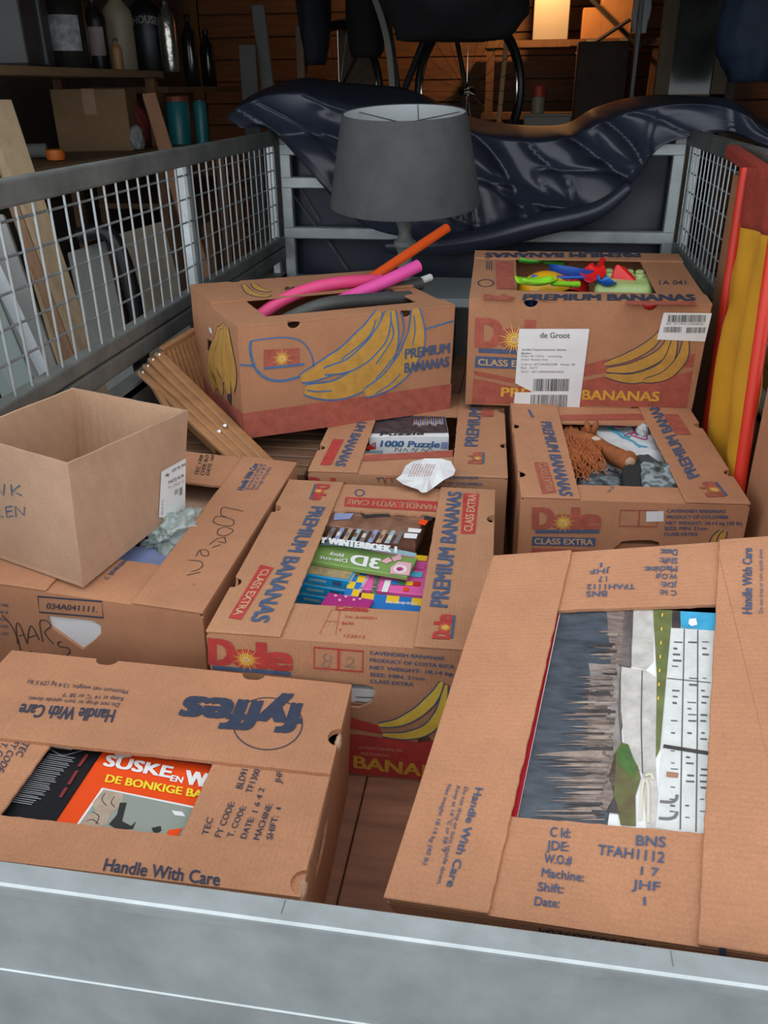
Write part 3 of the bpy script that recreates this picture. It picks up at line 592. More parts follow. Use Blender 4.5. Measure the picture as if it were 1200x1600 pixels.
for k in range(4):
    lab = ('topmost of the four blue books stacked under the green booklet', 'second of the four blue books from the top of the stack', 'third of the four blue books from the top of the stack', 'lowest of the four blue books in the stack')[k]
    ob, f, (lw, lh) = slab('blue_book', lab, 'book', C, .2135, [(228, 452), (462, 486), (180, 560)], .0165, M['bluebook'], z, group='blue books in the middle box')
    if first is None: first = ob.matrix_world.copy()
    ob.matrix_world = first @ Matrix.Translation((-.004 * k, -.004 * k, -.0172 * k)); y_ = -lh / 2 - .0004
    mesh_obj('cover_picture', [(-lw / 2 + .002, -lh / 2 + .003, .0168), (lw / 2 - .002, -lh / 2 + .003, .0168), (lw / 2 - .002, lh / 2, .0168), (-lw / 2 + .002, lh / 2, .0168)], [(0, 1, 2, 3)], mat('tan_cover_picture', (.36, .27, .14), .5, var=.5, vscale=60), ob)
    mesh_obj('spine_mark', [(lw * .18, y_, .004), (lw * .36, y_, .004), (lw * .36, y_, .013), (lw * .18, y_, .013)], [(0, 1, 2, 3)], M['ink_b'], ob); mesh_obj('spine_title', [(-lw * .3, y_, .006), (lw * .05, y_, .006), (lw * .05, y_, .011), (-lw * .3, y_, .011)], [(0, 1, 2, 3)], M['sky_cover'], ob)
    MB().box((lw / 2 - .001, -lh / 2 + .002, .002), (lw / 2 + .0006, lh / 2 - .002, .0145)).build('page_block', M['pages'], ob)
ob, f, _ = slab('picture_book', 'pink children\'s book with coloured bricks along the right of the window', 'book', C, .205, [(470, 440), (800, 470), (385, 690)], .02, M['pinkcover'], z, size=(.125, .125))
cells = [M['toy_y'], M['toy_b']]
for i in range(6):                                  # chequered borders: left column, bottom row
    a, b = (470 - 13 * i, 500 + 34 * i), (470 - 13 * (i + 1), 500 + 34 * (i + 1)); f.poly([a, (a[0] + 36, a[1] + 4), (b[0] + 36, b[1] + 4), b], cells[i % 2], z, 3, 'coloured_square')
    f.poly([(a[0] - 36, a[1] - 4), a, b, (b[0] - 36, b[1] - 4)], cells[(i + 1) % 2], z, 3, 'coloured_square')
for i in range(5):
    x = 460 + 62 * i; f.poly([(x, 655 + 6 * i), (x + 62, 661 + 6 * i), (x + 54, 697 + 6 * i), (x - 8, 691 + 6 * i)], cells[i % 2], z, 3, 'coloured_square')
    f.poly([(x - 8, 691 + 6 * i), (x + 54, 697 + 6 * i), (x + 48, 730 + 6 * i), (x - 14, 724 + 6 * i)], M['toy_b'], z, 3, 'coloured_square')
for i in range(3): f.poly([(725 - 12 * i, 468 + 40 * i), (785 - 12 * i, 474 + 40 * i), (778 - 12 * i, 500 + 40 * i), (716 - 12 * i, 494 + 40 * i)], [M['toy_y'], M['pinkcover'], M['cyan']][i], z, 4, 'coloured_square')
for i in range(4): f.poly([(608 + 36 * i, 594 + 2 * i), (640 + 36 * i, 596 + 2 * i), (636 + 36 * i, 616 + 2 * i), (604 + 36 * i, 614 + 2 * i)], [M['toy_b'], M['toy_g'], M['toy_y'], M['toy_r']][i], z, 4, 'coloured_square')
f.poly([(575, 592), (605, 594), (585, 652), (555, 650)], M['white_ink'], z, 4); f.poly([(665, 628), (690, 628), (688, 648), (664, 648)], M['comic'], z, 4)
f.text('HUGO B', (530, 660), (555, 540), (505, 655), M['toy_g'], .05, z, 5); f.text('DE WERELD', (455, 655), (495, 575), (440, 650), M['white_ink'], .01, z, 5); f.text('DE VRIJHEIST', (580, 706), (735, 716), (580, 696), M['white_ink'], .02, z, 5)
ob, f, _ = slab('purple_booklet', 'purple booklet with pale dots at the front edge of the middle box window', 'booklet', C, .213, [(295, 648), (492, 680), (275, 700)], .006, M['purple'], z, size=(.075, .06))
for x, y in ((330, 668), (380, 672), (420, 688), (350, 690), (450, 684)): f.poly([(x + 8 * math.cos(a), y + 6 * math.sin(a)) for a in [i * .78 for i in range(8)]], M['pink_l'], z, 2, 'printed_dot')
slab('grey_folder', 'dark grey folder at the bottom left of the middle box window', 'folder', C, .160, [(110, 640), (400, 660), (60, 760)], .008, mat('dark_folder', (.06, .08, .08), .6), z, size=(.2, .1))
# silver packet behind the hand hole of box C
q = C.f['front'].px(z6((640, 340)))
ob = MB().box((-.09, 0, -.06), (.09, .012, .012)).build('white_booklet', M['paper'], bevel=.001); ob.matrix_world = C.Mw @ Matrix.Translation((q.x - .03, -.5125 / 2 + .012, q.y - .003)); tag(ob, 'grey-white booklet seen through the hand hole of the middle box', 'booklet')
fq = Face(ob, (0, 0, 0), (1, 0, 0), (0, 0, 1), (0, -1, 0), ob); fq.strokes([[(628, 328), (700, 330)], [(626, 345), (690, 352)], [(626, 358), (680, 362)]], .002, M['grey_ink'], z6, 2)
# torn board curling out of the two edge holes of the front carton
for p_, k_ in (((1096, 318), 1), ((945, 792), 2)):
    q_ = A.level(.1893).px((p_[0] / 2.069, 1000 + p_[1] / 2.069)); crumple('torn_edge', None, None, Vector((.4937 / 2 - .001, q_.y + .004, .178)), (.0045, .013, .010), M['kraft_in'], 40 + k_, .35, 3, 3, parent=A.root)
# ---- box D: tilted carton at the right front with the castle puzzle
z8 = Z(600, 1150, 2); z6b = Z(600, 800, 2); zd = Z(780, 920, 2.857)
D = Carton('banana_box', 'large tilted cardboard box at the right front, castle picture filling its window',
           tuple(Vector((.185, .7771, .1652)) - .045 * (Matrix.Rotation(R(-10.04), 3, 'Z') @ Matrix.Rotation(R(15.73), 3, 'X') @ Matrix.Rotation(R(-17.52), 3, 'Y') @ Vector((0, 0, 1)))), (-10.04, 15.73, -17.52), (.38, .4845, .235), 'y', [(868, 946), (1114, 944), (1104, 1300), (804, 1270)], M['kraft_y'], pad=.12)
pw, pd = .17, .17; pc_ = Vector((.27, .86)); n_ = (D.Mw.to_3x3() @ Vector((0, 0, 1))).normalized(); o0 = D.Mw @ Vector((0, 0, 0))
ph = min(o0.z - (n_.x * (pc_.x + sx * pw / 2 - o0.x) + n_.y * (pc_.y + sy * pd / 2 - o0.y)) / n_.z for sx in (-1, 1) for sy in (-1, 1)) - .002
pr = empty('small_carton', (pc_.x, pc_.y, .001)); tag(pr, 'small plain carton propping up the tilted box from below', 'carton')
MB().box((-pw / 2, -pd / 2, 0), (pw / 2, pd / 2, ph)).build('body', M['kraft_d'], pr, bevel=.002); MB().box((-pw / 2, -.0006, ph - .0002), (pw / 2, .0006, ph + .0004)).build('lid_seam', M['kraft_in'], pr)
f = D.f['front_flap']
for b, p0, p1, p2 in (('C Id:', (519, 315), (582, 320), (522, 286)), ('BNS', (788, 343), (880, 349), (790, 312)), ('JDE:', (508, 356), (577, 362), (511, 328)), ('TFAH1112', (668, 372), (876, 398), (672, 341)), ('W.O.#', (501, 398), (587, 404), (504, 371)), ('1 7', (803, 435), (858, 440), (805, 410)),
                      ('Machine:', (493, 440), (625, 457), (496, 414)), ('JHF', (775, 478), (862, 487), (778, 450)), ('Shift:', (481, 485), (560, 493), (484, 458)), ('1', (812, 530), (827, 531), (812, 505)), ('Date:', (471, 530), (548, 538), (474, 503))): f.text(b, p0, p1, p2, M['blue'], .012, z8)
f = D.f['back_flap']
for b, p0, p1, p2 in (('C Id:', (914, 247), (862, 245), (914, 263)), ('BNS', (697, 248), (633, 250), (697, 265)), ('JDE:', (916, 222), (865, 220), (916, 237)), ('TFAH1112', (785, 226), (635, 228), (785, 242)), ('W.O.#', (917, 195), (850, 195), (917, 211)), ('1 7', (697, 202), (672, 202), (697, 220)),
                      ('Machine:', (916, 170), (815, 172), (916, 189)), ('JHF', (707, 178), (645, 180), (706, 193)), ('Shift:', (917, 145), (862, 145), (917, 163)), ('1', (682, 160), (670, 160), (682, 174)), ('Date:', (917, 118), (865, 118), (917, 137))): f.text(b, p0, p1, p2, M['blue'], .012, z6b)
f = D.f['left_flap']
for b, p0, p1, p2, bo in (('Handle With Care', (287, 163), (196, 470), (310, 166), .02), ('Do not drop or turn upside down.', (252, 160), (165, 465), (265, 162), .004), ('Keep at 14 °C or 58 °F', (228, 157), (178, 362), (240, 160), .004), ('Net weight 18.14 kg (40 lb)', (200, 152), (122, 402), (212, 155), .004)): f.text(b, p0, p1, p2, M['blue'], bo, z8)
f = D.f['right_flap']
f.text('Handle With Care', (1150, 320), (1150, 115), (1120, 318), M['blue'], .02, z6b); f.text('Do not drop or turn upside down.', (1185, 318), (1183, 115), (1172, 318), M['blue'], 0, z6b)
f = D.f['front']; f.text('k03600506104', (485, 612), (818, 662), (485, 596), M['navy'], .02, z8); f.poly([(1048, 657), (1068, 660), (1068, 690), (1048, 687)], M['blue'], z8)
# puzzle box
M['puz_red'] = mat('puzzle_red_rim', (.50, .02, .03), .35); M['water'] = mat('printed_river', (.06, .072, .09), .35, var=.45, vscale=30, stretch=(1, 4, 1)); M['reflect'] = mat('printed_reflection', (.20, .15, .13), .35, var=.6, vscale=55, stretch=(1, 5, 1))
M['reflect_d'] = mat('printed_dark_reflection', (.055, .045, .045), .35, var=.4, vscale=60); M['stone'] = mat('printed_stone_bank', (.50, .47, .44), .35, var=.25, vscale=70); M['stone_d'] = mat('printed_old_stone', (.26, .22, .20), .35, var=.4, vscale=70)
M['lawn'] = mat('printed_lawn', (.13, .15, .05), .4, var=.3, vscale=60); M['facade'] = mat('printed_facade', (.62, .63, .61), .35, var=.12, vscale=60); M['tree'] = mat('printed_tree', (.10, .12, .035), .4, var=.4, vscale=45, dark=(.10, .06, .03)); M['psky'] = mat('printed_sky', (.05, .35, .58), .35, var=.3, vscale=40)
M['window_ink'] = mat('printed_windows', (.10, .10, .10), .4)
pb, f, _ = slab('jigsaw_puzzle_box', 'jigsaw puzzle box showing a white riverside castle turned sideways', 'puzzle box', D, .223, [(262, 72), (1075, 118), (60, 1075)], .045, M['puz_red'], zd, size=(.265, .335), bevel=.0015)
f.poly([(276, 80), (1075, 125), (1010, 1180), (70, 1075)], M['white_ink'], zd, 1, 'printed_border')
f.poly([(280, 84), (500, 96), (560, 560), (480, 1090), (75, 1060)], M['water'], zd, 2, 'printed_picture')
f.poly([(480, 90), (600, 95), (590, 350), (545, 540), (550, 700), (470, 1000), (440, 960), (420, 900), (395, 700), (400, 480), (415, 340), (500, 340)], M['reflect'], zd, 3, 'printed_picture')
rnd = random.Random(3)
M['reflect_l'] = mat('printed_light_reflection', (.30, .23, .19), .35, var=.4, vscale=60)
for i in range(95):                                 # rippled reflection streaks reaching into the river
    y = (150 + 190 * rnd.random()) if i < 10 else (345 + (i - 10) * 8.2 + rnd.uniform(-5, 5)); base = 505 - max(0, y - 350) * .06
    L_ = rnd.uniform(20, 90) if y < 340 else (60 + 150 * min(1, max(0, (y - 330) / 250))) * rnd.choice((.45, .7, .9, 1.2)); hh = rnd.uniform(3, 9); b0_ = base - rnd.uniform(0, .35) * L_
    q = [(b0_ + 30, y - hh), (b0_ - L_ * .5, y - hh * .7), (b0_ - L_, y + rnd.uniform(-2, 5)), (b0_ - L_ * .45, y + hh * .8), (b0_ + 30, y + hh)]
    f.poly(q, rnd.choice((M['reflect'], M['reflect_d'], M['reflect'], M['reflect_l'])), zd, 4 + i % 3, 'printed_picture')
f.poly([(600, 90), (690, 95), (690, 330), (655, 365), (590, 350), (578, 220)], M['stone'], zd, 3, 'printed_picture'); f.poly([(560, 88), (602, 90), (590, 360), (545, 360)], M['stone_d'], zd, 3, 'printed_picture')
f.poly([(545, 352), (650, 368), (640, 560), (655, 830), (605, 800), (560, 690), (545, 540)], M['stone'], zd, 4, 'printed_picture'); f.poly([(650, 365), (705, 400), (700, 790), (720, 1080), (660, 1078), (640, 830), (640, 560)], M['stone'], zd, 3, 'printed_picture')
f.poly([(400, 335), (545, 350), (535, 540), (545, 700), (500, 760), (450, 740), (435, 560)], M['stone_d'], zd, 4, 'printed_picture')
f.poly([(688, 95), (775, 100), (745, 420), (720, 720), (700, 760), (705, 400)], M['lawn'], zd, 4, 'printed_picture')
f.poly([(775, 100), (810, 104), (812, 180), (770, 178)], M['reflect_d'], zd, 4, 'printed_picture'); f.poly([(806, 104), (1060, 118), (1050, 196), (815, 180)], M['psky'], zd, 4, 'printed_picture'); f.poly([(850, 140), (880, 136), (886, 165), (860, 172), (846, 160)], M['white_ink'], zd, 5, 'printed_picture')
f.poly([(768, 182), (1050, 200), (1020, 1140), (700, 1070), (725, 760), (748, 420)], M['facade'], zd, 4, 'printed_picture')
f.poly([(520, 735), (545, 690), (578, 700), (590, 745), (622, 800), (635, 850), (610, 930), (612, 1065), (545, 1060), (515, 930), (490, 840)], M['tree'], zd, 6, 'printed_tree'); f.poly([(495, 780), (525, 735), (515, 930), (480, 1000), (450, 980)], M['reflect'], zd, 6, 'printed_picture'); f.poly([(515, 930), (540, 1010), (485, 1005)], M['reflect_d'], zd, 7, 'printed_picture')
f.poly([(550, 700), (580, 705), (600, 760), (620, 800), (600, 850), (540, 800), (525, 740)], mat('printed_tree_top', (.06, .13, .03), .4, var=.3, vscale=60), zd, 7, 'printed_tree')
V = []; F_ = []                                     # rows of small facade windows
for r_, x in enumerate((775, 845, 905)):
    for k in range(30):
        y = 240 + k * 27
        if rnd.random() < .4: continue
        ww_, hh_ = rnd.uniform(14, 40), rnd.uniform(4, 9); x_ = x - k * .5 + rnd.uniform(0, 8); q = [f.px(zd(p)) for p in ((x_, y), (x_ + ww_, y + 2), (x_ + ww_, y + 2 + hh_), (x_, y + hh_))]; n = len(V); V += [tuple(p) for p in q]; F_.append((n, n + 1, n + 2, n + 3))
f.raw('printed_windows', V, F_, M['window_ink'], 6)
f.strokes([[(828, 185), (818, 640), (810, 1080)], [(888, 190), (886, 640), (880, 1090)], [(752, 405), (945, 425)], [(640, 370), (636, 600), (642, 830)], [(578, 95), (590, 350)], [(545, 352), (536, 540), (548, 690)]], .0012, M['window_ink'], zd, 6)
f.strokes([[(735, 708), (945, 742)]], .0042, M['reflect_d'], zd, 7); f.poly([(750, 822), (802, 828), (800, 850), (748, 845)], mat('printed_brick', (.35, .17, .1), .5), zd, 7)
f.strokes([[(720, 955), (770, 958), (792, 945), (796, 925)], [(715, 1030), (765, 1032), (790, 1018), (796, 1000)]], .0028, M['grey_ink'], zd, 7)
f.strokes([[(655, 850), (640, 900), (632, 1040)], [(655, 850), (668, 900), (668, 1050)], [(655, 840), (680, 835), (690, 860)]], .0028, mat('printed_pale_stone', (.62, .56, .45), .5), zd, 8)
for i in range(7): f.poly([(728 - i * 3, 115 + 62 * i), (734 - i * 3, 115 + 62 * i), (732 - i * 3, 130 + 62 * i), (726 - i * 3, 130 + 62 * i)], M['toy_y'], zd, 6, 'printed_flower')

# ---- box F: banana printed carton with foam tubes
z = Z(280, 400, 2.609)
Fx = Carton('banana_box', 'cardboard box with large printed bananas and blue brand outline holding foam tubes',
            (-.4727, 1.9374, .2483), (34.06, 1.52, 1.17), (.5071, .4004, .2462), 'x', [(275, 180), (870, 122), (985, 192), (362, 240)], M['kraft_d'],
            notch=[('F', (478, 272), .014), ('F', (925, 218), .014), ('B', (238, 112), .014)], bottom={'front': [((495, 720), .016), ((920, 640), .016)]}, zoom=z,
            holes={'left': [[(112, 340), (128, 345), (143, 385), (142, 425), (130, 430), (112, 385)]]}, pad=.13)
f = Fx.f['front']
f.poly([(258, 642), (1110, 520), (1103, 628), (268, 745)], M['red_f'], z)
f.strokes([[(245, 443), (302, 447)], [(1000, 298), (1118, 264)]], .004, M['blue_b'], z, smooth=False)
f.strokes([[(292, 346), (360, 336), (440, 332), (500, 348), (536, 395), (547, 440), (545, 476)]], .003, M['blue_b'], z); f.strokes([[(292, 346), (290, 390), (312, 460), (360, 500), (420, 508), (490, 492), (545, 476)]], .0055, M['blue_b'], z)
f.poly([(345, 382), (490, 374), (490, 438), (345, 456)], M['red_f'], z, 2); f.sunburst((418, 418), 44, z); f.strokes([[(345, 457), (510, 440)]], .005, M['blue_b'], z, 5)
f.bananas(ow=.008, lines=[[(495, 500), (570, 470), (680, 405), (765, 315), (815, 225)], [(510, 545), (640, 545), (770, 480), (850, 370), (865, 222)], [(590, 470), (700, 440), (790, 365), (830, 300), (850, 225)], [(755, 560), (850, 510), (930, 420), (965, 320), (962, 212)]], wpx=[75, 95, 60, 80], z=z, fill=M['yellow_f'], line=M['blue_b'])
f.strokes([[(905, 230), (915, 300), (880, 400), (800, 500)], [(955, 240), (960, 300), (950, 360)], [(860, 260), (870, 330), (800, 440)], [(800, 260), (770, 330), (660, 420)], [(520, 545), (560, 552), (620, 548)], [(800, 560), (860, 520), (900, 480)]], .003, M['blue_b'], z, 6)
f.text('PREMIUM', (920, 418), (1100, 392), (920, 379), M['blue'], .03, z, 7); f.text('BANANAS', (918, 475), (1097, 448), (918, 436), M['blue'], .03, z, 7)
f = Fx.f['left']
f.poly([(40, 435), (150, 555), (258, 640), (268, 745), (180, 655), (55, 520)], M['red_f'], z)
f.bananas([[(150, 545), (135, 480), (165, 420), (185, 350), (190, 290)], [(180, 560), (160, 480), (180, 410), (192, 340), (191, 288)], [(205, 565), (195, 480), (196, 400), (194, 288)], [(220, 545), (222, 470), (210, 400), (197, 288)]], [42, 36, 34, 26], z, M['yellow_f'], M['navy'])
f.poly([(200, 562), (215, 560), (214, 610), (200, 585)], M['ink'], z, 6); f.poly([(123, 290), (134, 296), (138, 318), (128, 310)], M['paper'], z, 4, 'paper_scrap')
f = Fx.f['back_flap']; f.bananas([[(262, 118), (290, 150), (340, 165), (372, 160)], [(300, 112), (325, 135), (372, 148)]], [34, 30], z, M['yellow_f'], M['navy']); f.text('BANANAS', (620, 128), (430, 138), (620, 118), M['ink'], .02, z)
# foam tubes
def foam(name, label, pts, r, m, col2=None):
    pts = spline([Vector(p) for p in pts], False, 6); base = pts[0].copy()
    ob = MB().tube([p - base for p in pts], r, 16).build(name, m, smooth='auto'); ob.location = base; tag(ob, label, 'pool noodle', 'foam tubes in the banana box'); return ob
M['pinkfoam'] = mat('pink_foam', (.72, .06, .20), .55, bump=.15, bscale=200); M['pinkfoam2'] = mat('magenta_foam', (.72, .07, .33), .6, bump=.15, bscale=200); M['greyfoam'] = mat('charcoal_foam', (.055, .055, .055), .55, bump=.15, bscale=200); M['orangeplastic'] = mat('orange_plastic', (.68, .085, .012), .3); M['whitefoam'] = mat('white_foam', (.6, .6, .58), .6)
def fz(p, y): return P(*z(p), y=y)
foam('foam_tube', 'bright pink foam tube curving across the banana box', [fz((295, 270), 1.86), fz((400, 192), 1.90), fz((520, 138), 1.95), (fz((660, 108), 2.0)), fz((820, 98), 2.08)], .0145, M['pinkfoam'])
foam('foam_tube', 'magenta foam tube with a cut end under the orange pipe', [fz((620, 200), 1.96), fz((740, 148), 2.0), fz((850, 100), 2.04), fz((975, 40), 2.1)], .0155, M['pinkfoam2'])
foam('foam_tube', 'charcoal foam tube lying on the box front flap', [fz((380, 290), 1.80), fz((520, 222), 1.83), fz((620, 192), 1.86), fz((760, 180), 1.93), fz((938, 168), 2.02)], .0155, M['greyfoam'])
g = foam('foam_tube', 'charcoal foam tube with a white plug behind the other grey tube', [fz((700, 190), 1.99), fz((820, 152), 2.05), fz((985, 112), 2.13)], .0155, M['greyfoam'])
b0 = g.location; e1, e2 = fz((975, 105), 2.128), fz((1028, 86), 2.16); MB().tube([e1 - b0, e2 - b0], [.0095, .0095], 12).build('end_plug', M['whitefoam'], g, smooth='auto', bevel=.003)
o1 = fz((780, 95), 2.07); o2 = P(698, 357, y=2.3)
pp = MB(); ax = (o2 - o1).normalized(); e_1 = ax.cross(Vector((0, 0, 1))).normalized(); e_2 = e_1.cross(ax); n = 14; V = []
for p in (Vector(), o2 - o1):
    for rr in (.013, .0105): V += [p + (e_1 * math.cos(math.pi * (-.15 + 1.3 * k / (n - 1))) + e_2 * math.sin(math.pi * (-.15 + 1.3 * k / (n - 1)))) * rr for k in range(n)]
F_ = []
for k in range(n - 1): F_ += [(k, k + 1, 2 * n + k + 1, 2 * n + k), (n + k, n + k + 1, 3 * n + k + 1, 3 * n + k), (k, k + 1, n + k + 1, n + k), (2 * n + k, 2 * n + k + 1, 3 * n + k + 1, 3 * n + k)]
F_ += [(0, n, 3 * n, 2 * n), (n - 1, 2 * n - 1, 4 * n - 1, 3 * n - 1)]
ob = mesh_obj('plastic_pipe', V, F_, M['orangeplastic'], smooth='auto'); ob.location = o1; tag(ob, 'orange slit plastic pipe slanting up out of the banana box', 'pipe')

# ---- box G: upper carton with sand toys
z = Z(720, 370, 2.5)
G = Carton('banana_box', 'upper right cardboard box with white shipping label, full of plastic sand toys',
           (.1389, 2.1096, .2698), (1.88, 4.53, .31), (.5169, .4165, .2537), 'x', [(217, 90), (720, 84), (748, 218), (220, 212)], M['kraft_d'],
           notch=[('F', (277, 272), .015), ('F', (755, 285), .015), ('B', (240, 38), .014), ('B', (640, 38), .012)], bottom={'front': [((688, 672), .016)]}, zoom=z, pad=.14)
f = G.f['front']
f.poly([(50, 552), (220, 588), (480, 562), (560, 545), (700, 578), (905, 522), (882, 668), (42, 650)], M['red_f'], z); f.poly([(52, 522), (222, 556), (222, 574), (52, 538)], M['red_f'], z); f.poly([(480, 500), (570, 478), (915, 456), (906, 508), (560, 530), (480, 545)], M['red_f'], z)
f.sunlogo((63, 428), (385, 440), (66, 320), z, M['red_f'])
f.poly([(57, 465), (340, 478), (338, 520), (55, 510)], M['blue'], z, 2); f.text('CLASS EXTRA', (68, 500), (328, 512), (68, 476), M['cream'], .025, z, 4)
f.text('PREMIUM', (158, 622), (440, 633), (160, 588), M['yellow'], .03, z, 3); f.text('BANANAS', (474, 634), (772, 641), (476, 598), M['yellow'], .03, z, 3)
f.bananas([[(560, 498), (650, 470), (740, 420), (800, 350)], [(570, 520), (680, 508), (790, 450), (830, 360)], [(568, 540), (680, 552), (800, 500), (840, 380)], [(715, 562), (800, 540), (865, 470), (880, 380)]], [36, 44, 44, 40], z, M['yellow_f'], M['navy'])
f.poly([(228, 358), (502, 358), (462, 670), (207, 650), (212, 606), (282, 606), (212, 570)], M['paper'], z, 7, 'shipping_label')
f.text('de Groot', (310, 393), (426, 394), (310, 372), M['grey_ink'], .02, z, 9); f.text('Jumbo Supermarkten Beilen', (238, 442), (412, 444), (238, 434), M['grey_ink'], .01, z, 9); f.text('Beilen', (237, 457), (275, 457), (237, 449), M['grey_ink'], .01, z, 9)
for b, y, x1 in (('Order: 80 122012   / verzending', 468, 395), ('Artikel  Bananen Dole', 481, 340), ('Colli no  8713403002208   Aantal  48', 500, 445), ('Bak   NVT', 514, 300), ('SSCC  387134030000032692', 529, 402)): f.text(b, (235, y), (x1, y + 1), (235, y - 8), M['grey_ink'], 0, z, 9)
def barcode(f, x0, x1, y0, y1, dx, n, seed, lv=9):
    rn = random.Random(seed); L_ = []; W = []
    V = []; F_ = []
    x = x0
    while x < x1:
        w_ = rn.choice((1.2, 1.8, 3)); q = [f.px(z(p)) for p in ((x, y0), (x + w_, y0), (x + w_ - dx, y1), (x - dx, y1))]; b = len(V); V += [tuple(p) for p in q]; F_.append((b, b + 1, b + 2, b + 3)); x += w_ + rn.choice((1.2, 2, 3))
    f.raw('barcode', V, F_, M['black_ink'], lv)
barcode(f, 284, 424, 553, 601, 3, 30, 1); barcode(f, 274, 414, 615, 662, 3, 30, 2)
f.poly([(792, 295), (980, 297), (953, 408), (765, 400)], M['paper'], z, 7, 'barcode_label')
barcode(f, 808, 956, 304, 332, 3, 30, 3); barcode(f, 793, 862, 350, 372, 3, 30, 4); barcode(f, 882, 955, 352, 374, 3, 30, 5); f.text('REF  39179471220908000', (802, 342), (946, 343), (802, 334), M['grey_ink'], 0, z, 9)
f = G.f['front_flap']; f.text('PREMIUM BANANAS', (243, 249), (915, 250), (250, 226), M['navy'], .03, z); f.sunlogo((92, 246), (205, 248), (96, 226), z, M['red_f'], sun=False, bar=False); f.poly([(645, 252), (918, 254), (920, 268), (642, 266)], M['red_f'], z, 1)
f = G.f['back_flap']; f.text('PREMIUM BANANAS', (695, 62), (100, 64), (700, 80), M['navy'], .03, z)
f = G.f['left_flap']; f.poly([(135, 96), (205, 96), (210, 206), (140, 206)], M['red_f'], z); f.strokes([[(98 + 30 * math.cos(a * .7), 182 + 14 * math.sin(a * .7)) for a in range(9)]], .003, M['navy'], z, closed=True, name='recycling_mark'); f.text('III', (100, 130), (122, 130), (100, 96), M['navy'], 0, z)
f = G.f['right_flap']; f.text('1A 041', (775, 188), (880, 188), (775, 172), M['navy'], 0, z)

# sand toys
M['t_red'] = mat('red_toy_plastic', (.72, .015, .015), .35); M['t_yel'] = mat('yellow_toy_plastic', (.80, .40, .01), .35); M['t_grn'] = mat('lime_toy_plastic', (.25, .65, .03), .35); M['t_blue'] = mat('blue_toy_plastic', (.015, .08, .40), .35); M['t_pale'] = mat('pale_green_toy_plastic', (.42, .56, .22), .4)
def bowl(name, label, world, r, h, m, rot, cat='toy', t=.002, n=28):
    prof = [(.001, 0)] + [(r * math.sin(a), h * (1 - math.cos(a))) for a in [i * math.pi / 2 / 8 for i in range(1, 9)]] + [(r - t, h)] + [((r - t) * math.sin(a), t + (h - t) * (1 - math.cos(a))) for a in [i * math.pi / 2 / 8 for i in range(7, 0, -1)]] + [(.001, t)]
    ob = MB().lathe(prof, n).build(name, m, smooth='auto'); ob.matrix_world = Matrix.Translation(world) @ rot.to_4x4(); tag(ob, label, cat, 'sand toys in the upper box'); return ob
E3 = lambda x, y, zz: (Matrix.Rotation(R(zz), 3, 'Z') @ Matrix.Rotation(R(x), 3, 'X') @ Matrix.Rotation(R(y), 3, 'Y'))
ti = lambda p, h: inside(G, h, p, z)
bowl('toy_bowl', 'yellow plastic toy bowl upside down beside the lime scoop', ti((305, 136), .258), .066, .055, M['t_yel'], E3(170, 15, 0))
bowl('toy_bowl', 'red plastic toy bowl upside down behind the blue tray', ti((430, 118), .25), .058, .055, M['t_red'], E3(165, -10, 0))
def paddle(name, label, a, b, wd, m, bow=.012, handle=True, cat='toy'):
    "shallow spoon blade with a rod handle from a to b"
    a, b = Vector(a), Vector(b); d = (b - a); L_ = d.length; t = d.normalized(); sx = t.cross(Vector((0, 0, 1))).normalized(); up = sx.cross(t)
    ob = empty(name, a); tag(ob, label, cat, 'sand toys in the upper box'); V = []; F_ = []; n, k = 10, 8
    for i in range(n + 1):
        s_ = i / n; half = wd / 2 * (math.sin(math.pi * min(1, .12 + s_ * .82)) ** .5)
        for j in range(k + 1):
            q = 2 * j / k - 1; V.append(t * (L_ * .6 * s_) + sx * (half * q) + up * (bow * (q * q) + bow * .6 * (2 * s_ - 1) ** 2))
    F_ = [(i * (k + 1) + j, i * (k + 1) + j + 1, (i + 1) * (k + 1) + j + 1, (i + 1) * (k + 1) + j) for i in range(n) for j in range(k)]
    o = mesh_obj('blade', V, F_, m, ob, smooth=True); sm = o.modifiers.new('shell', 'SOLIDIFY'); sm.thickness = .0025
    if handle: MB().tube([t * L_ * .55 + up * .004, t * L_ * .8 + up * .002, t * L_], [.006, .006, .0075], 10).build('handle', m, ob, smooth='auto')
    return ob
paddle('toy_scoop', 'lime green toy scoop at the left front of the toy box window', ti((222, 194), .264), ti((460, 186), .246), .056, M['t_grn'])
paddle('toy_scoop', 'green toy scoop behind the yellow toy bowl', ti((222, 108), .236), ti((400, 104), .228), .05, mat('green_toy_plastic', (.08, .5, .05), .35))
paddle('toy_shovel', 'red toy shovel with its handle raised between the bowls', ti((500, 190), .232), ti((555, 92), .262), .06, M['t_red'])
bowl('toy_sieve', 'deep blue toy sieve dish in the middle of the toys', ti((425, 195), .205), .06, .045, M['t_blue'], E3(-12, 8, 0))
ob = MB().tube([ti((275, 156), .254), ti((380, 160), .254), ti((480, 158), .252)], .0045, 10).build('toy_rake_handle', M['t_blue'], smooth='auto'); bb = ob.data.vertices[0].co.copy(); ob.data.transform(Matrix.Translation(-bb)); ob.location = bb; tag(ob, 'straight blue toy rake handle lying across the toys', 'toy', 'sand toys in the upper box')
bowl('toy_dish', 'small red toy dish inside the blue sieve', ti((385, 205), .218), .034, .02, M['t_red'], E3(10, 0, 0))
paddle('toy_scoop', 'royal blue toy scoop right of the middle of the toy window', ti((575, 205), .225), ti((520, 165), .262), .05, mat('royal_blue_toy_plastic', (.01, .12, .55), .35), handle=False)
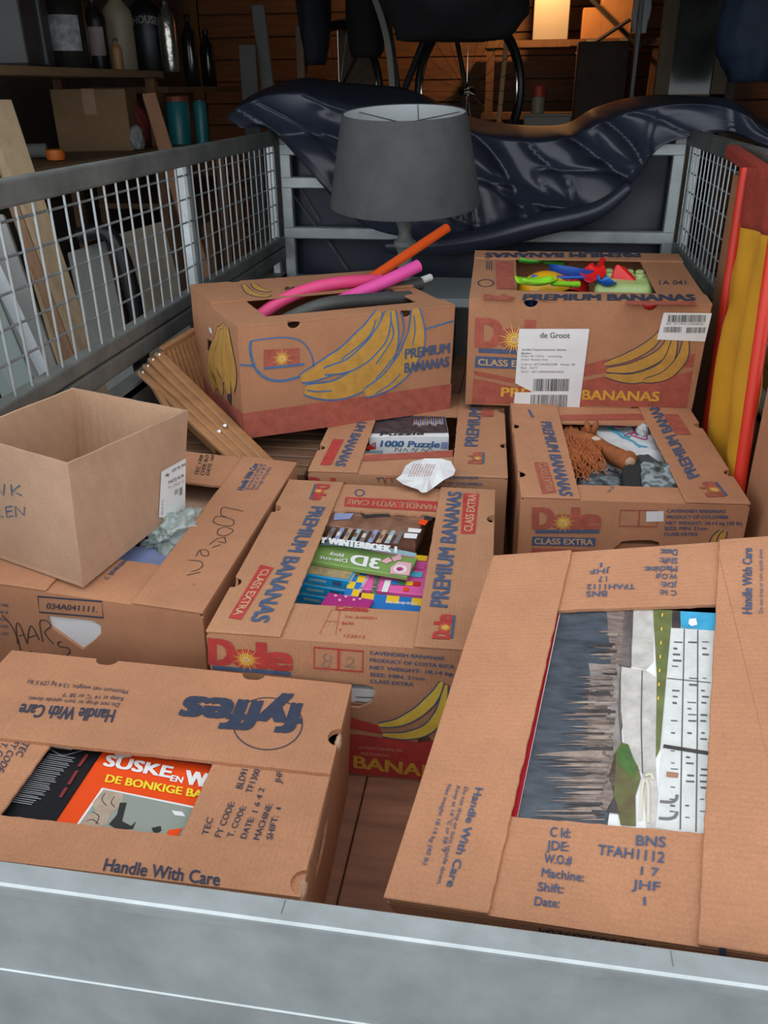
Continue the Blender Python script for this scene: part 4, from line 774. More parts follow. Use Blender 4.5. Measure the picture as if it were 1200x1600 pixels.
# studded pale green brick
pg = empty('toy_sand_mould', ti((640, 150), .247) - Vector((0, 0, .066)), E3(6, 0, -4)); tag(pg, 'pale green castle-shaped sand mould with round studs', 'toy', 'sand toys in the upper box')
MB().box((-.068, -.06, 0), (.068, .06, .06)).build('body', M['t_pale'], pg, smooth='auto', bevel=.02, seg=4)
for i in range(4):
    for j in range(2): MB().lathe([(.0105, .058), (.0105, .066), (.008, .0685)], 12, (-.036 + .024 * i, .012 + .028 * j, 0)).build('stud', M['t_pale'], pg, smooth='auto')
# red wedge scoop
wd = MB(); wd.add([(-.045, 0, 0), (.05, -.012, 0), (.05, .03, 0), (-.045, .03, 0), (-.03, .012, .062), (-.012, .02, .055)], [(0, 1, 2, 3), (0, 1, 4), (1, 5, 4), (1, 2, 5), (2, 3, 5), (3, 4, 5), (3, 0, 4)])
ob = wd.build('toy_scraper', M['t_red'], bevel=.004, seg=3, smooth='auto'); ob.matrix_world = Matrix.Translation(ti((645, 212), .215)) @ E3(0, 0, -8).to_4x4(); tag(ob, 'red wedge shaped toy scraper in front of the pale green mould', 'toy', 'sand toys in the upper box')
ob = crumple('toy_ball', 'dark blue toy ball showing through the left edge hole', 'toy', ti((277, 262), .215), (.028, .028, .028), M['t_blue'], 5, .02); ob['group'] = 'sand toys in the upper box'
ob = crumple('toy_ball', 'red toy ball showing through the right edge hole', 'toy', ti((752, 275), .205), (.028, .028, .026), M['t_red'], 6, .02); ob['group'] = 'sand toys in the upper box'

# ---- box H: puzzle carton behind the middle box
z = Z(440, 620, 3.158)
H = Carton('banana_box', 'cardboard box behind the middle one, white puzzle box showing in its window',
           (-.2114, 1.7631, -.0037), (2.63, -.22, -.13), (.3977, .51, .2445), 'y', [(470, 80), (872, 80), (850, 262), (408, 288)], M['kraft_w'],
           notch=[('L', (190, 250)), ('R', (1095, 240)), ('R', (1088, 70))], zoom=z, pad=.13)
f = H.f['left_flap']; f.text('UM BANANAS', (378, 125), (263, 340), (420, 130), M['blue'], .035, z); f.poly([(255, 210), (308, 212), (245, 338), (190, 338)], M['red'], z)
f = H.f['right_flap']; f.text('PREMIUM', (965, 246), (985, 62), (903, 244), M['blue'], .035, z); f.text('BANANAS', (988, 52), (1002, -70), (934, 52), M['blue'], .035, z); f.poly([(985, 62), (1048, 62), (1046, 100), (982, 100)], M['red_f'], z); f.sunlogo((985, 332), (988, 276), (922, 330), z, M['red_f'])
f = H.f['front_flap']; f.poly([(412, 290), (846, 264), (842, 296), (402, 320)], M['red_f'], z)
f = H.f['front']; f.sunlogo((140, 455), (320, 462), (140, 396), z); f.strokes([[(468, 405), (478, 400), (480, 420)], [(480, 404), (500, 398), (508, 420)], [(542, 402), (546, 424)]], .0016, M['ink'], z, name='pen_writing'); f.strokes([[(515, 400), (660, 402)], [(515, 400), (513, 430)]], .0016, M['red'], z, smooth=False)
for b, p0, p1 in (('CAVENDISH BANANAS', (690, 404), (970, 405)), ('PRODUCT OF COLOMBIA', (690, 428), (992, 437)), ('NET WEIGHT: 18.14 kg', (690, 450), (980, 462))): f.text(b, p0, p1, (p0[0], p0[1] - 13), M['blue'], .025, z)
pz, _f, _ = slab('jigsaw_puzzle_box', 'white edged jigsaw puzzle box with blue lettering in the box behind the middle one', 'puzzle box', H, .232, [(445, 100), (838, 85), (420, 285)], .05, M['paper'], z, size=(.165, .20), tilt=Matrix.Rotation(R(0), 4, 'X'))
q1, q2 = inside(H, .236, (432, 196), z), inside(H, .236, (826, 192), z)
# the lid edge faces the camera: tip the box forward so both its top and long side show
mid = (q1 + q2) / 2; u_ = (q2 - q1); L_ = u_.length; ang = math.atan2(u_.y, u_.x)
pz.data.clear_geometry(); tmp = MB().box((-L_ / 2, 0, -.046), (L_ / 2, .19, 0)); pz.data.from_pydata([tuple(v) for v in tmp.v], [], tmp.f); pz.matrix_world = Matrix.Translation(mid) @ Matrix.Rotation(ang, 4, 'Z')
ft = Face(pz, (0, 0, 0), (1, 0, 0), (0, 1, 0), (0, 0, 1), pz); fs = Face(pz, (0, 0, 0), (1, 0, 0), (0, 0, 1), (0, -1, 0), pz)
M['citypic'] = mat('printed_night_city', (.055, .055, .065), .35, var=.9, vscale=45)
ft.polyl([(-L_ / 2 + .001, .016), (L_ / 2 - .001, .016), (L_ / 2 - .001, .158), (-L_ / 2 + .001, .158)], M['citypic'], 1, 'printed_picture')
for i in range(14): ft.polyl([(.01 + .005 * i, .05 + .03 * random.random()), (.016 + .005 * i, .05 + .03 * random.random()), (.015 + .005 * i, .10 + .02 * random.random())], M['bluecard'] if i % 2 else M['rock'], 2, 'printed_house')
ft.text('Puzzle', (485, 194), (700, 190), (492, 182), M['black_ink'], .03, z, 3); fs.text('1000 Puzzle', (488, 244), (776, 248), (494, 216), M['blue_b'], .05, z, 3)
fs.poly([(425, 240), (465, 222), (466, 256), (420, 262)], M['toy_r'], z, 2); fs.poly([(440, 236), (462, 228), (460, 250)], M['bluecard'], z, 3); fs.poly([(788, 222), (820, 222), (818, 254), (786, 254)], M['bluecard'], z, 3); fs.poly([(415, 268), (500, 262), (500, 285), (412, 285)], M['sky_cover'], z, 2)
fs.strokes([[(560, 270), (566, 250), (585, 268), (590, 252)], [(600, 268), (610, 254), (622, 270)], [(640, 266), (650, 252), (660, 268), (672, 252)], [(690, 266), (700, 256), (715, 268), (730, 252), (745, 266)]], .0014, M['ink'], z, 4)
# crumpled label lying between H and C
q = [(565, 405), (590, 385), (612, 340), (645, 318), (700, 308), (790, 305), (835, 318), (858, 362), (850, 385), (800, 410), (740, 455), (715, 470), (690, 472), (672, 455), (640, 445), (600, 430)]
zc = .250; base = P(*z((710, 390)), z=zc); V = []; F_ = []
out = [P(*z(p), z=zc + .002 + .012 * random.random()) for p in q]; mid_r = [base.lerp(p, .55) + Vector((random.uniform(-.006, .006), random.uniform(-.006, .006), .016 * random.random())) for p in out]
V = [base + Vector((0, 0, .012))] + mid_r + out; n = len(q)
for i in range(n): F_ += [(0, 1 + i, 1 + (i + 1) % n), (1 + i, 1 + n + i, 1 + n + (i + 1) % n, 1 + (i + 1) % n)]
ob = mesh_obj('crumpled_label', [v - base for v in V], F_, M['paper']); ob.location = base
dots = MB()
for i in range(9):
    for j in range(7):
        p_ = P(*z((652 + 13 * i - 4 * j, 335 + 9 * j)), z=zc + .0155) - base; dots.box(p_ - Vector((.0009, .0009, .0006)), p_ + Vector((.0009, .0009, .0006)))
dots.build('dotted_print', M['red_f'], ob); s_ = ob.modifiers.new('thick', 'SOLIDIFY'); s_.thickness = .0008; tag(ob, 'torn white paper label lying between the middle box and the puzzle box', 'paper')

# ---- box I: carton of clothes at the right
z = Z(790, 620, 2.927)
I = Carton('banana_box', 'cardboard box at the right with clothes and a toy horse in its window',
           (.2107, 1.6768, .0132), (3.63, .76, -.06), (.4063, .51, .2464), 'y', [(243, 112), (632, 112), (795, 392), (342, 405)], M['kraft'],
           notch=[('L', (45, 132)), ('L', (95, 352)), ('R', (850, 130)), ('R', (1022, 348))], zoom=z,
           holes={'front': [[(498, 690), (530, 664), (600, 658), (665, 658), (702, 668), (705, 720), (500, 720)]]}, pad=.15)
f = I.f['left_flap']; f.text('PREMIUM BANANAS', (160, 115), (250, 452), (207, 117), M['blue'], .035, z); f.poly([(130, 300), (190, 302), (232, 440), (168, 445)], M['red_f'], z); f.text('CLASS EXTRA', (150, 306), (186, 436), (182, 306), M['kraft'], .02, z, 3); f.strokes([[(105, 60), (125, 95)]], .006, M['blue'], z)
f = I.f['right_flap']; f.text('PREMIUM BANANAS', (886, 362), (664, -10), (838, 378), M['blue'], .035, z); f.poly([(720, 80), (790, 82), (850, 175), (780, 175)], M['red_f'], z); f.sunlogo((1000, 455), (950, 392), (922, 458), z, M['red_f'])
f = I.f['back_flap']; f.poly([(225, 85), (620, 78), (640, 106), (235, 110)], M['red_f'], z)
f = I.f['front_flap']; f.text('1A D', (475, 440), (500, 415), (460, 436), M['blue'], 0, z)
f = I.f['front']
f.sunlogo((130, 602), (428, 602), (130, 508), z, M['red_f']); f.poly([(122, 637), (412, 645), (408, 682), (120, 678)], M['blue'], z, 2); f.text('CLASS EXTRA', (132, 671), (398, 676), (132, 645), M['cream'], .025, z, 4)
f.strokes([[(525, 517), (695, 520), (692, 593), (520, 590)]], .0025, M['red_f'], z, closed=True, smooth=False); f.strokes([[(612, 518), (608, 592)]], .0025, M['red_f'], z); f.poly([(643, 522), (722, 521), (722, 568), (641, 570)], M['paper'], z, 4, 'white_sticker')
for b, p0, p1 in (('CAVENDISH BANANAS', (738, 528), (1003, 530)), ('PRODUCT OF COLOMBIA', (737, 556), (1018, 556)), ('NET WEIGHT: 18.14 kg (40 lb)', (732, 583), (1080, 585)), ('SIZE: MIN. 21cm', (727, 608), (920, 608)), ('CLASS EXTRA', (724, 634), (878, 634))): f.text(b, p0, p1, (p0[0], p0[1] - 15), M['blue'], .025, z)
f.bananas([[(945, 720), (955, 660), (985, 610)], [(970, 715), (985, 650), (1005, 612)]], [36, 30], z, M['yellow_f'], M['navy'])
f.poly([(120, 690), (500, 705), (500, 760), (110, 750)], M['red_f'], z)
# clothes
def camo(name, cols, scale):
    m = bpy.data.materials.new(name); m.use_nodes = True; nt = m.node_tree; b = nt.nodes['Principled BSDF']; b.inputs['Roughness'].default_value = .9
    tc = nt.nodes.new('ShaderNodeTexCoord'); n = nt.nodes.new('ShaderNodeTexNoise'); n.inputs['Scale'].default_value = scale; n.inputs['Detail'].default_value = 1.5; r = nt.nodes.new('ShaderNodeValToRGB'); r.color_ramp.interpolation = 'CONSTANT'
    e = r.color_ramp.elements; e[0].position = 0; e[0].color = (*cols[0], 1); e[1].position = .42; e[1].color = (*cols[1], 1)
    for p, c in zip((.5, .6), cols[2:]): k = e.new(p); k.color = (*c, 1)
    nt.links.new(tc.outputs['Object'], n.inputs[0]); nt.links.new(n.outputs[0], r.inputs[0]); nt.links.new(r.outputs[0], b.inputs['Base Color']); return m
M['camo'] = camo('grey_camouflage', [(.03, .035, .035), (.10, .125, .13), (.26, .31, .33), (.16, .19, .19)], 30); M['camo2'] = camo('dark_grey_camouflage', [(.03, .035, .04), (.075, .09, .10), (.15, .18, .20), (.10, .12, .13)], 38)
M['tee'] = mat('white_cotton', (.62, .65, .68), .9, var=.06); M['horsebrown'] = mat('chestnut_plush', (.30, .09, .025), .8, var=.35, vscale=40); M['mane'] = mat('chestnut_mane', (.36, .10, .028), .6, var=.35, vscale=60)
def pillow(name, label, cat, C_, h, corners, t, m, zoom, seed=0, wr=.012, grid=26):
    "folded cloth: puffed quad with creases"
    pts = [C_.level(h).px(zoom(p)) for p in corners]; V = []; n = grid
    for i in range(n + 1):
        for j in range(n + 1):
            u, v = i / n, j / n; p = pts[0].lerp(pts[1], u).lerp(pts[3].lerp(pts[2], u), v); e = min(1, 6 * min(u, 1 - u)) * min(1, 6 * min(v, 1 - v))
            k = noise.noise(Vector((p.x * 28 + seed, p.y * 28, seed))) + .6 * abs(noise.noise(Vector((p.x * 60, p.y * 45 + seed, 1)))); V.append(Vector((p.x, p.y, h - t + (t * .75 + wr * k + t * .25) * math.sqrt(max(e, 0)))))
    c = sum(V, Vector()) / len(V); c.z = h - t
    F_ = [(i * (n + 1) + j, (i + 1) * (n + 1) + j, (i + 1) * (n + 1) + j + 1, i * (n + 1) + j + 1) for i in range(n) for j in range(n)]
    ob = mesh_obj(name, [v - c for v in V], F_, m, smooth=True); ob.matrix_world = C_.Mw @ Matrix.Translation(c); sm = ob.modifiers.new('cloth', 'SOLIDIFY'); sm.thickness = .004; tag(ob, label, cat); return ob
tee = pillow('white_shirt', 'white shirt with blue and pink printed lines folded in the clothes box', 'shirt', I, .214, [(300, 90), (680, 95), (790, 300), (420, 330)], .05, M['tee'], z, 2, .006)
M['magenta'] = mat('magenta_trim', (.42, .03, .16), .8); M['cyanp'] = mat('blue_fabric_print', (.08, .35, .5), .8)
def drape(root, lines, wd, m, zoom, h, name):
    "ribbon print following the cloth below it"
    V = []; F_ = []; inv = root.matrix_world.inverted(); deps = root.data.vertices
    for l in lines:
        q = spline([I.level(h).px(zoom(p)) for p in l], False, 8); fc = I.level(h); v, f_ = fc._ribbon(q, wd); b = len(V)
        for a, c in v:
            w_ = inv @ (I.Mw @ Vector((a, c, h))); near = min(deps, key=lambda vv: (vv.co.x - w_.x) ** 2 + (vv.co.y - w_.y) ** 2); V.append(Vector((w_.x, w_.y, near.co.z + .0068)))
        F_ += [tuple(i + b for i in t) for t in f_]
    o = mesh_obj(name, V, F_, m, root); s_ = o.modifiers.new('t', 'SOLIDIFY'); s_.thickness = .0015; return o
drape(tee, [[(440, 150), (500, 165), (540, 160), (600, 135)]], .02, M['magenta'], z, .2, 'magenta_trim'); drape(tee, [[(380, 120), (450, 160), (520, 215), (610, 265)], [(400, 115), (500, 185), (560, 230)], [(470, 190), (560, 240), (640, 270)]], .004, M['cyanp'], z, .2, 'printed_line')
drape(tee, [[(530, 225), (600, 195), (640, 228), (560, 222)], [(575, 180), (595, 215)]], .003, M['magenta'], z, .2, 'printed_line')
cm1 = pillow('camouflage_trousers', 'dark grey camouflage trousers with a round emblem in the clothes box', 'trousers', I, .222, [(300, 335), (545, 318), (560, 440), (330, 440)], .06, M['camo2'], z, 5, .006)
drape(cm1, [[(495 + 28 * math.cos(a * .63), 360 + 17 * math.sin(a * .63)) for a in range(11)], [(470, 360), (520, 360)], [(495, 345), (495, 376)]], .0025, M['black_ink'], z, .21, 'round_emblem')
pillow('camouflage_jacket', 'pale grey camouflage jacket bulging at the right of the clothes box', 'jacket', I, .236, [(600, 270), (740, 290), (850, 440), (610, 440)], .07, M['camo'], z, 9, .010)
pillow('black_strap', 'wide black fabric strap between the two camouflage garments', 'strap', I, .231, [(525, 320), (640, 250), (620, 440), (545, 440)], .06, mat('black_cotton', (.02, .021, .023), .9), z, 12, .004)
pillow('dark_cloth_bundle', 'dark grey cloth bundle above the camouflage jacket', 'cloth', I, .238, [(580, 262), (650, 252), (730, 300), (620, 310)], .05, mat('charcoal_cotton', (.05, .055, .06), .9), z, 14, .004)
ob = crumple('white_tissue', 'small crumpled grey tissue on the white shirt', 'tissue', inside(I, .225, (625, 160), z), (.014, .014, .018), mat('grey_tissue', (.45, .46, .47), .8), 4, .3)
# toy horse: lying on its side, head towards the camera
hp = [inside(I, hh, p, z) for p, hh in (((270, 215), .205), ((330, 215), .212), ((400, 222), .222), ((455, 245), .226), ((520, 280), .232), ((575, 298), .238))]
hb = hp[0].copy(); hs = spline([p - hb for p in hp], False, 5); rr = []
for i in range(len(hs)): s_ = i / (len(hs) - 1); rr.append(.034 * (1 - s_) + .012 * s_ + .004 * math.sin(s_ * 9) * (s_ > .3) + (.004 if s_ > .88 else 0))
rr[-1] *= .6; horse = MB().tube(hs, rr, 14).build('toy_horse', M['horsebrown'], smooth=True); horse.location = hb; tag(horse, 'chestnut toy horse with white blaze and wavy mane lying on the clothes', 'toy')
fw = Vector(hp[2]) - hb; crumple('white_blaze', None, None, Vector(fw) + Vector((.004, -.012, .0205)), (.010, .009, .004), mat('cream_plush', (.55, .45, .35), .85), 3, .15, parent=horse, rot=-.5)
crumple('muzzle', None, None, hs[-1] - Vector((.004, 0, 0)), (.012, .010, .010), mat('pale_muzzle', (.42, .27, .18), .8), 5, .1, parent=horse)
for k in (-1, 1): MB().tube([hs[9] + Vector((.004 * k, .012, .024)), hs[9] + Vector((.01 * k, .018, .04)), hs[9] + Vector((.012 * k, .022, .05))], [.008, .006, .001], 8).build('ear', M['horsebrown'], horse, smooth=True)
mb = MB(); rn = random.Random(5)
for i in range(95):
    a0 = (250 + rn.uniform(0, 160), 120 + rn.uniform(0, 70)); pts = []
    for j in range(9):
        s_ = j / 8; pts.append(inside(I, .226 + .012 * math.sin(s_ * 3) + rn.uniform(-.003, .003), (a0[0] + s_ * rn.uniform(20, 60) + 14 * math.sin(s_ * 9 + i), a0[1] + s_ * (215 - (a0[0] - 250) * .35) + 8 * math.cos(s_ * 7 + i)), z) - hb)
    mb.tube(spline(pts, False, 2), [.0029 * (1 - .6 * k / 16) for k in range(17)], 6)
mb.build('mane', M['mane'], horse, smooth=True)['kind'] = 'stuff'
# ------------------------------------------------------------------ lamp
ly = 2.62; lt = P(633, 174, y=ly); lb = P(633, 318, y=ly); lx = lt.x
lamp = empty('table_lamp', (lx, ly, .0)); tag(lamp, 'table lamp with a large grey fabric drum shade and turned grey stem', 'lamp')
M['shade'] = mat('grey_linen_shade', (.085, .088, .092), .9, var=.22, vscale=9, bump=.25, bscale=350); M['shade_in'] = mat('white_shade_lining', (.62, .66, .68), .8); M['lampstem'] = mat('grey_painted_wood', (.19, .21, .20), .5, var=.15)
z1, z0 = lt.z, lb.z; r1 = (P(728, 172, y=ly).x - P(535, 172, y=ly).x) / 2; r0 = (P(749, 318, y=ly).x - P(517, 318, y=ly).x) / 2
MB().lathe([(r0, z0), (r0 + .001, z0 + .004), (r1 + .001, z1 - .004), (r1, z1), (r1 - .004, z1), (r0 - .004, z0)], 64, cap=False).build('lamp_shade', M['shade'], lamp, smooth='auto')
MB().lathe([(r0 - .0045, z0 + .002), (r1 - .0045, z1 - .002)], 64, cap=False).build('shade_lining', M['shade_in'], lamp, smooth='auto')
MB().beam((r1 * .1 - .0, r1 - .006, z1 - .003), (r0 * .1, r0 - .0065, z0 + .003), .004, .0008).build('lining_seam', M['lampstem'], lamp)
MB().lathe([(.11, 0), (.115, .012), (.10, .03), (.045, .05), (.03, .08), (.042, .12), (.05, .18), (.04, .26), (.026, .34), (.022, .40), (.022, .475), (.024, .485), (.034, .495), (.034, .508), (.024, .516), (.02, .525), (.018, .535), (.026, .56), (.036, .60), (.036, .63), (.02, .64), (.018, .69)], 28).build('lamp_stem', M['lampstem'], lamp, smooth='auto')
MB().lathe([(.016, .69), (.02, .70), (.02, .75), (.012, .76)], 16).build('bulb_socket', M['black'], lamp, smooth='auto')
mb = MB()
for k in range(3):
    a = k * 2.094 + .5; mb.tube([(0, 0, z1 - .03), ((r1 - .006) * math.cos(a), (r1 - .006) * math.sin(a), z1 - .012)], .0018, 6)
mb.build('shade_spider', M['steel'], lamp)
tl = Matrix.Translation((0, 0, .69)) @ Matrix.Rotation(R(6), 4, 'X') @ Matrix.Translation((0, 0, -.69))     # the shade sits a little askew
for c_ in lamp.children:
    if c_.name.split('.')[0] in ('lamp_shade', 'shade_lining', 'lining_seam', 'shade_spider'): c_.data.transform(tl)

# ------------------------------------------------------------------ pale panel behind the boxes
M['palepanel'] = mat('pale_grey_laminate', (.36, .40, .42), .45, var=.08, vscale=6)
bx_ = empty('grey_storage_box', (-.47, 2.97, 0)); tag(bx_, 'low black box with a wide pale grey lid below the lamp by the front rail', 'storage box')
MB().box((-.34, -.02, 0), (.24, .14, .27)).build('body', M['black'], bx_, bevel=.004); MB().box((-.37, -.18, .27), (.31, .17, .30)).build('lid', M['palepanel'], bx_, bevel=.004)
MB().box((.12, -.05, .3002), (.15, -.047, .3006)).build('scratch', M['black'], bx_)

# ------------------------------------------------------------------ folded wooden slatted rack under the banana printed box
wr_ = empty('slatted_folding_rack', (-.64, 1.80, 0)); tag(wr_, 'folded wooden rack with riveted bars and brown slats under the banana printed box', 'rack'); ob_ = Vector((-.64, 1.80, 0))
for k, (a, b) in enumerate((((247, 553), (432, 735)), ((237, 561), (416, 735)), ((229, 571), (400, 735)), ((221, 581), (384, 735)))):
    p, q = P(*a, y=1.83 - .012 * k), P(*b, y=1.535 - .006 * k); d = (q - p).normalized()
    bar = MB().beam(p - ob_, q - ob_, .026, .013, up=(.55, -.3, .8)).build('bar', M['oak'], wr_, bevel=.005, seg=3)
    nrm = Vector((.0, -.75, .66)); MB().lathe([(.0045, 0), (.004, .002), (.001, .003)], 10).xf(Matrix.Translation(p - ob_ + d * .012 + nrm * .009) @ nrm.to_track_quat('Z', 'Y').to_matrix().to_4x4()).build('rivet', M['steel'], bar, smooth='auto')
    if k < 3:
        e = P(*((354, 668), (345, 677), (337, 686))[k], y=1.63 - .01 * k); MB().lathe([(.005, 0), (.004, .003), (.001, .004)], 10).xf(Matrix.Translation(e - ob_ + nrm * .010) @ nrm.to_track_quat('Z', 'Y').to_matrix().to_4x4()).build('rivet', M['steel'], bar, smooth='auto')
for a, b in (((238, 600), (262, 640)), ((248, 610), (355, 705)), ((255, 625), (340, 705))):
    MB().beam(P(*a, y=1.80) - ob_, P(*b, y=1.60) - ob_, .012, .016).build('strut', M['oak'], wr_, bevel=.002)
for i in range(12):                                 # flat slats under the box
    y = 1.57 + i * .046; MB().box((-.86 + .64, y - 1.80, .185), (-.425 + .64, y - 1.80 + .036, .20)).build('slat', M['oak_d'], wr_, bevel=.002)
for x in (-.84, -.46): MB().box((x + .64 - .012, -.24, 0), (x + .64 + .012, .36, .184)).build('side_board', M['oak_d'], wr_)
for i in range(9):                                  # upright slats seen between bars and box
    a = P(262 + 6 * i, 548 - 3.4 * i, y=1.86 + .012 * i); MB().beam(a - ob_, a - ob_ + Vector((.045, -.02, -.16)), .009, .007).build('upright_slat', M['oak'], wr_)
MB().beam(P(252, 549, y=1.85) - ob_, P(305, 517, y=1.97) - ob_, .016, .018).build('top_bar', M['oak'], wr_, bevel=.003)

# ------------------------------------------------------------------ tarpaulin over the front rail
M['tarp'] = mat('dark_blue_tarpaulin', (.030, .037, .060), .31, var=.25, vscale=3, spec=.5)
up = [(352, 182), (400, 145), (470, 122), (545, 130), (640, 140), (730, 180), (800, 194), (880, 194), (930, 168), (1000, 150), (1080, 150), (1140, 156), (1200, 192), (1290, 230)]
mid = [(365, 192), (405, 165), (470, 180), (560, 220), (650, 250), (740, 240), (810, 255), (880, 250), (940, 230), (1000, 200), (1070, 180), (1140, 190), (1200, 215), (1290, 250)]
low = [(375, 200), (425, 205), (480, 262), (560, 345), (640, 372), (720, 384), (800, 368), (880, 345), (950, 325), (995, 275), (1040, 225), (1130, 208), (1200, 232), (1290, 270)]
nx, ny = 150, 60; V = []; cu_ = [spline([Vector(p) for p in l], False, 14) for l in (up, mid, low)]; nn = len(cu_[0])
for j in range(ny + 1):
    v = j / ny
    for i in range(nx + 1):
        k = i / nx * (nn - 1); a = int(min(k, nn - 2)); fr_ = k - a; q = [c[a].lerp(c[a + 1], fr_) for c in cu_]
        p = q[0].lerp(q[1], v * 2) if v < .5 else q[1].lerp(q[2], v * 2 - 1)
        dep = 3.125 + .24 * max(0, 1 - v / .22) ** 1.5 - .03 * v
        w_ = P(p.x, p.y, y=dep); s_ = Vector((w_.x * 3.2 + w_.z * 2.6, w_.z * 3.0 - w_.x * 1.1, 0))
        ridge = 1 - abs(noise.noise(s_ * .75 + Vector((3, 1, 0)))) * 2; ridge2 = 1 - abs(noise.noise(s_ * 1.5 + Vector((7, 2, 4)))) * 2
        sw = (w_.x * .8 + w_.z * 1.6); r3 = 1 - abs(noise.noise(Vector((sw * 2.2, w_.x * .7, 2)))) * 2
        am = min(1, 5 * v + .15) * min(1, 6 * (1 - v) + .25)
        w_.y -= am * (.06 * max(ridge, 0) ** 5 + .022 * max(ridge2, 0) ** 6 + .05 * max(r3, 0) ** 6 + .017 * max(0, 1 - abs(noise.noise(Vector((sw * 4.5, (w_.x - w_.z) * 1.6, 5)))) * 2) ** 12 + .03 * noise.noise(s_ * .8)); V.append(w_)
base = Vector((-.2, 3.2, 0)); F_ = [(j * (nx + 1) + i, j * (nx + 1) + i + 1, (j + 1) * (nx + 1) + i + 1, (j + 1) * (nx + 1) + i) for j in range(ny) for i in range(nx)]
tarp = empty('tarpaulin', base); tag(tarp, 'shiny dark blue tarpaulin bunched over the front rail of the trailer', 'tarpaulin')
o = mesh_obj('draped_sheet', [v - base for v in V], F_, M['tarp'], tarp, smooth=True); s_ = o.modifiers.new('t', 'SOLIDIFY'); s_.thickness = .003
V = []; nx, ny = 40, 20                              # taut part behind the rails
for j in range(ny + 1):
    for i in range(nx + 1): x, zz = -.86 + 1.36 * i / nx, .03 + .72 * j / ny; V.append(Vector((x, 3.225 + .012 * noise.noise(Vector((x * 4, zz * 5, 3))), zz)) - base)
o = mesh_obj('hanging_sheet', V, [(j * (nx + 1) + i, j * (nx + 1) + i + 1, (j + 1) * (nx + 1) + i + 1, (j + 1) * (nx + 1) + i) for j in range(ny) for i in range(nx)], M['tarp'], tarp, smooth=True); s_ = o.modifiers.new('t', 'SOLIDIFY'); s_.thickness = .002
M['crease'] = mat('pale_crease', (.14, .15, .17), .4)  # crease lines drawn in a paler colour than the sheet
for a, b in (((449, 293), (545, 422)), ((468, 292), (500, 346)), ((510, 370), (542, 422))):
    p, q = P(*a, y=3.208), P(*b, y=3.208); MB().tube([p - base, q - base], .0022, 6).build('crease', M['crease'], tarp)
# roll of the lower hem
hp_ = spline([P(*p, y=3.05) for p in ((600, 385), (680, 384), (760, 372), (840, 352), (930, 330), (985, 290))], False, 8)
MB().tube([p - base for p in hp_], [.012 + .03 * math.sin(math.pi * min(1, .1 + .85 * k / (len(hp_) - 1))) for k in range(len(hp_))], 14).build('rolled_hem', M['tarp'], tarp, smooth=True)

# ------------------------------------------------------------------ red framed yellow cloth at the right side
M['redtube'] = mat('red_tube', (.62, .03, .012), .4); M['yelcloth'] = mat('golden_yellow_fabric', (.56, .27, .008), .8, var=.12, vscale=6, bump=.1, bscale=250); M['redmesh'] = mat('red_netting', (.30, .035, .02), .8, var=.4, vscale=120)
rx = .462; fr_ = empty('folding_cot', (rx, 1.8, 0)); tag(fr_, 'red tubular frame with golden yellow fabric standing along the right mesh side', 'folding frame'); ob_ = Vector((rx, 1.8, 0))
ta, tb, tc_, td = P(1166, 262, x=rx), P(1104, 675, x=rx), P(1203, 430, x=rx - .02), P(1156, 752, x=rx - .02)
tb2 = tb + (tb - ta).normalized() * .16; td2 = td + (td - tc_).normalized() * .2; tc2 = tc_ + (tc_ - td).normalized() * .18
for p, q in ((ta, tb2), (tc2, td2)): MB().tube([p - ob_, q - ob_], .0125, 14).build('upright_tube', M['redtube'], fr_, smooth='auto')
MB().beam(P(1143, 236, x=rx + .02) - ob_, P(1235, 300, x=rx + .02) - ob_, .03, .03).build('top_bar', M['redmesh'], fr_, bevel=.006, seg=2)
V = []; n1, n2 = 24, 60
for j in range(n2 + 1):
    v = j / n2; a, b = ta.lerp(tb2, v), tc2.lerp(td2, v)
    for i in range(n1 + 1):
        u = i / n1; p = a.lerp(b, u); p = p + Vector((-.012 * math.sin(u * math.pi) + .014 * math.sin(u * 13 + 2 * noise.noise(Vector((u * 2, v * 3, 1)))) * (.3 + v) + .01 * noise.noise(Vector((u * 5, v * 7, 0))), 0, 0)); V.append(p - ob_)
F1 = []; F2 = []
for j in range(n2):
    for i in range(n1): (F2 if j < 9 else F1).append((j * (n1 + 1) + i, j * (n1 + 1) + i + 1, (j + 1) * (n1 + 1) + i + 1, (j + 1) * (n1 + 1) + i))
for nm, F_, m in (('yellow_fabric', F1, M['yelcloth']), ('red_netting', F2, M['redmesh'])): o = mesh_obj(nm, V, F_, m, fr_, smooth=True); s_ = o.modifiers.new('t', 'SOLIDIFY'); s_.thickness = .002
# flattened cartons along that side
ob = MB().box((-.006, -.17, 0), (.006, .17, .73)).build('flat_cardboard', M['kraft_d'], bevel=.001); ob.location = (.492, 2.10, .001); tag(ob, 'flattened brown cardboard sheet between the mesh side and the red frame', 'cardboard')
cb = MB().box((-.012, -.22, 0), (.012, .22, .56)).build('flat_carton', M['kraft'], bevel=.002); cb.location = (.468, 1.345, .001); tag(cb, 'upright cardboard sheet with red fruit print at the right edge', 'cardboard')
f = Face(cb, (-.012, 0, 0), (0, -1, 0), (0, 0, 1), (-1, 0, 0), cb)
f.poly([(1194 + 10 * math.cos(a * .7), 650 + 22 * math.sin(a * .7)) for a in range(9)], M['red_f'], lv=2, name='fruit_print'); f.poly([(1204 + 9 * math.cos(a * .7), 726 + 18 * math.sin(a * .7)) for a in range(9)], M['red_f'], lv=2, name='fruit_print')
f.strokes([[(1200, 690), (1195, 720), (1178, 770), (1170, 800)], [(1200, 745), (1185, 770), (1175, 790)]], .004, M['navy'], lv=3, name='leaf_print')

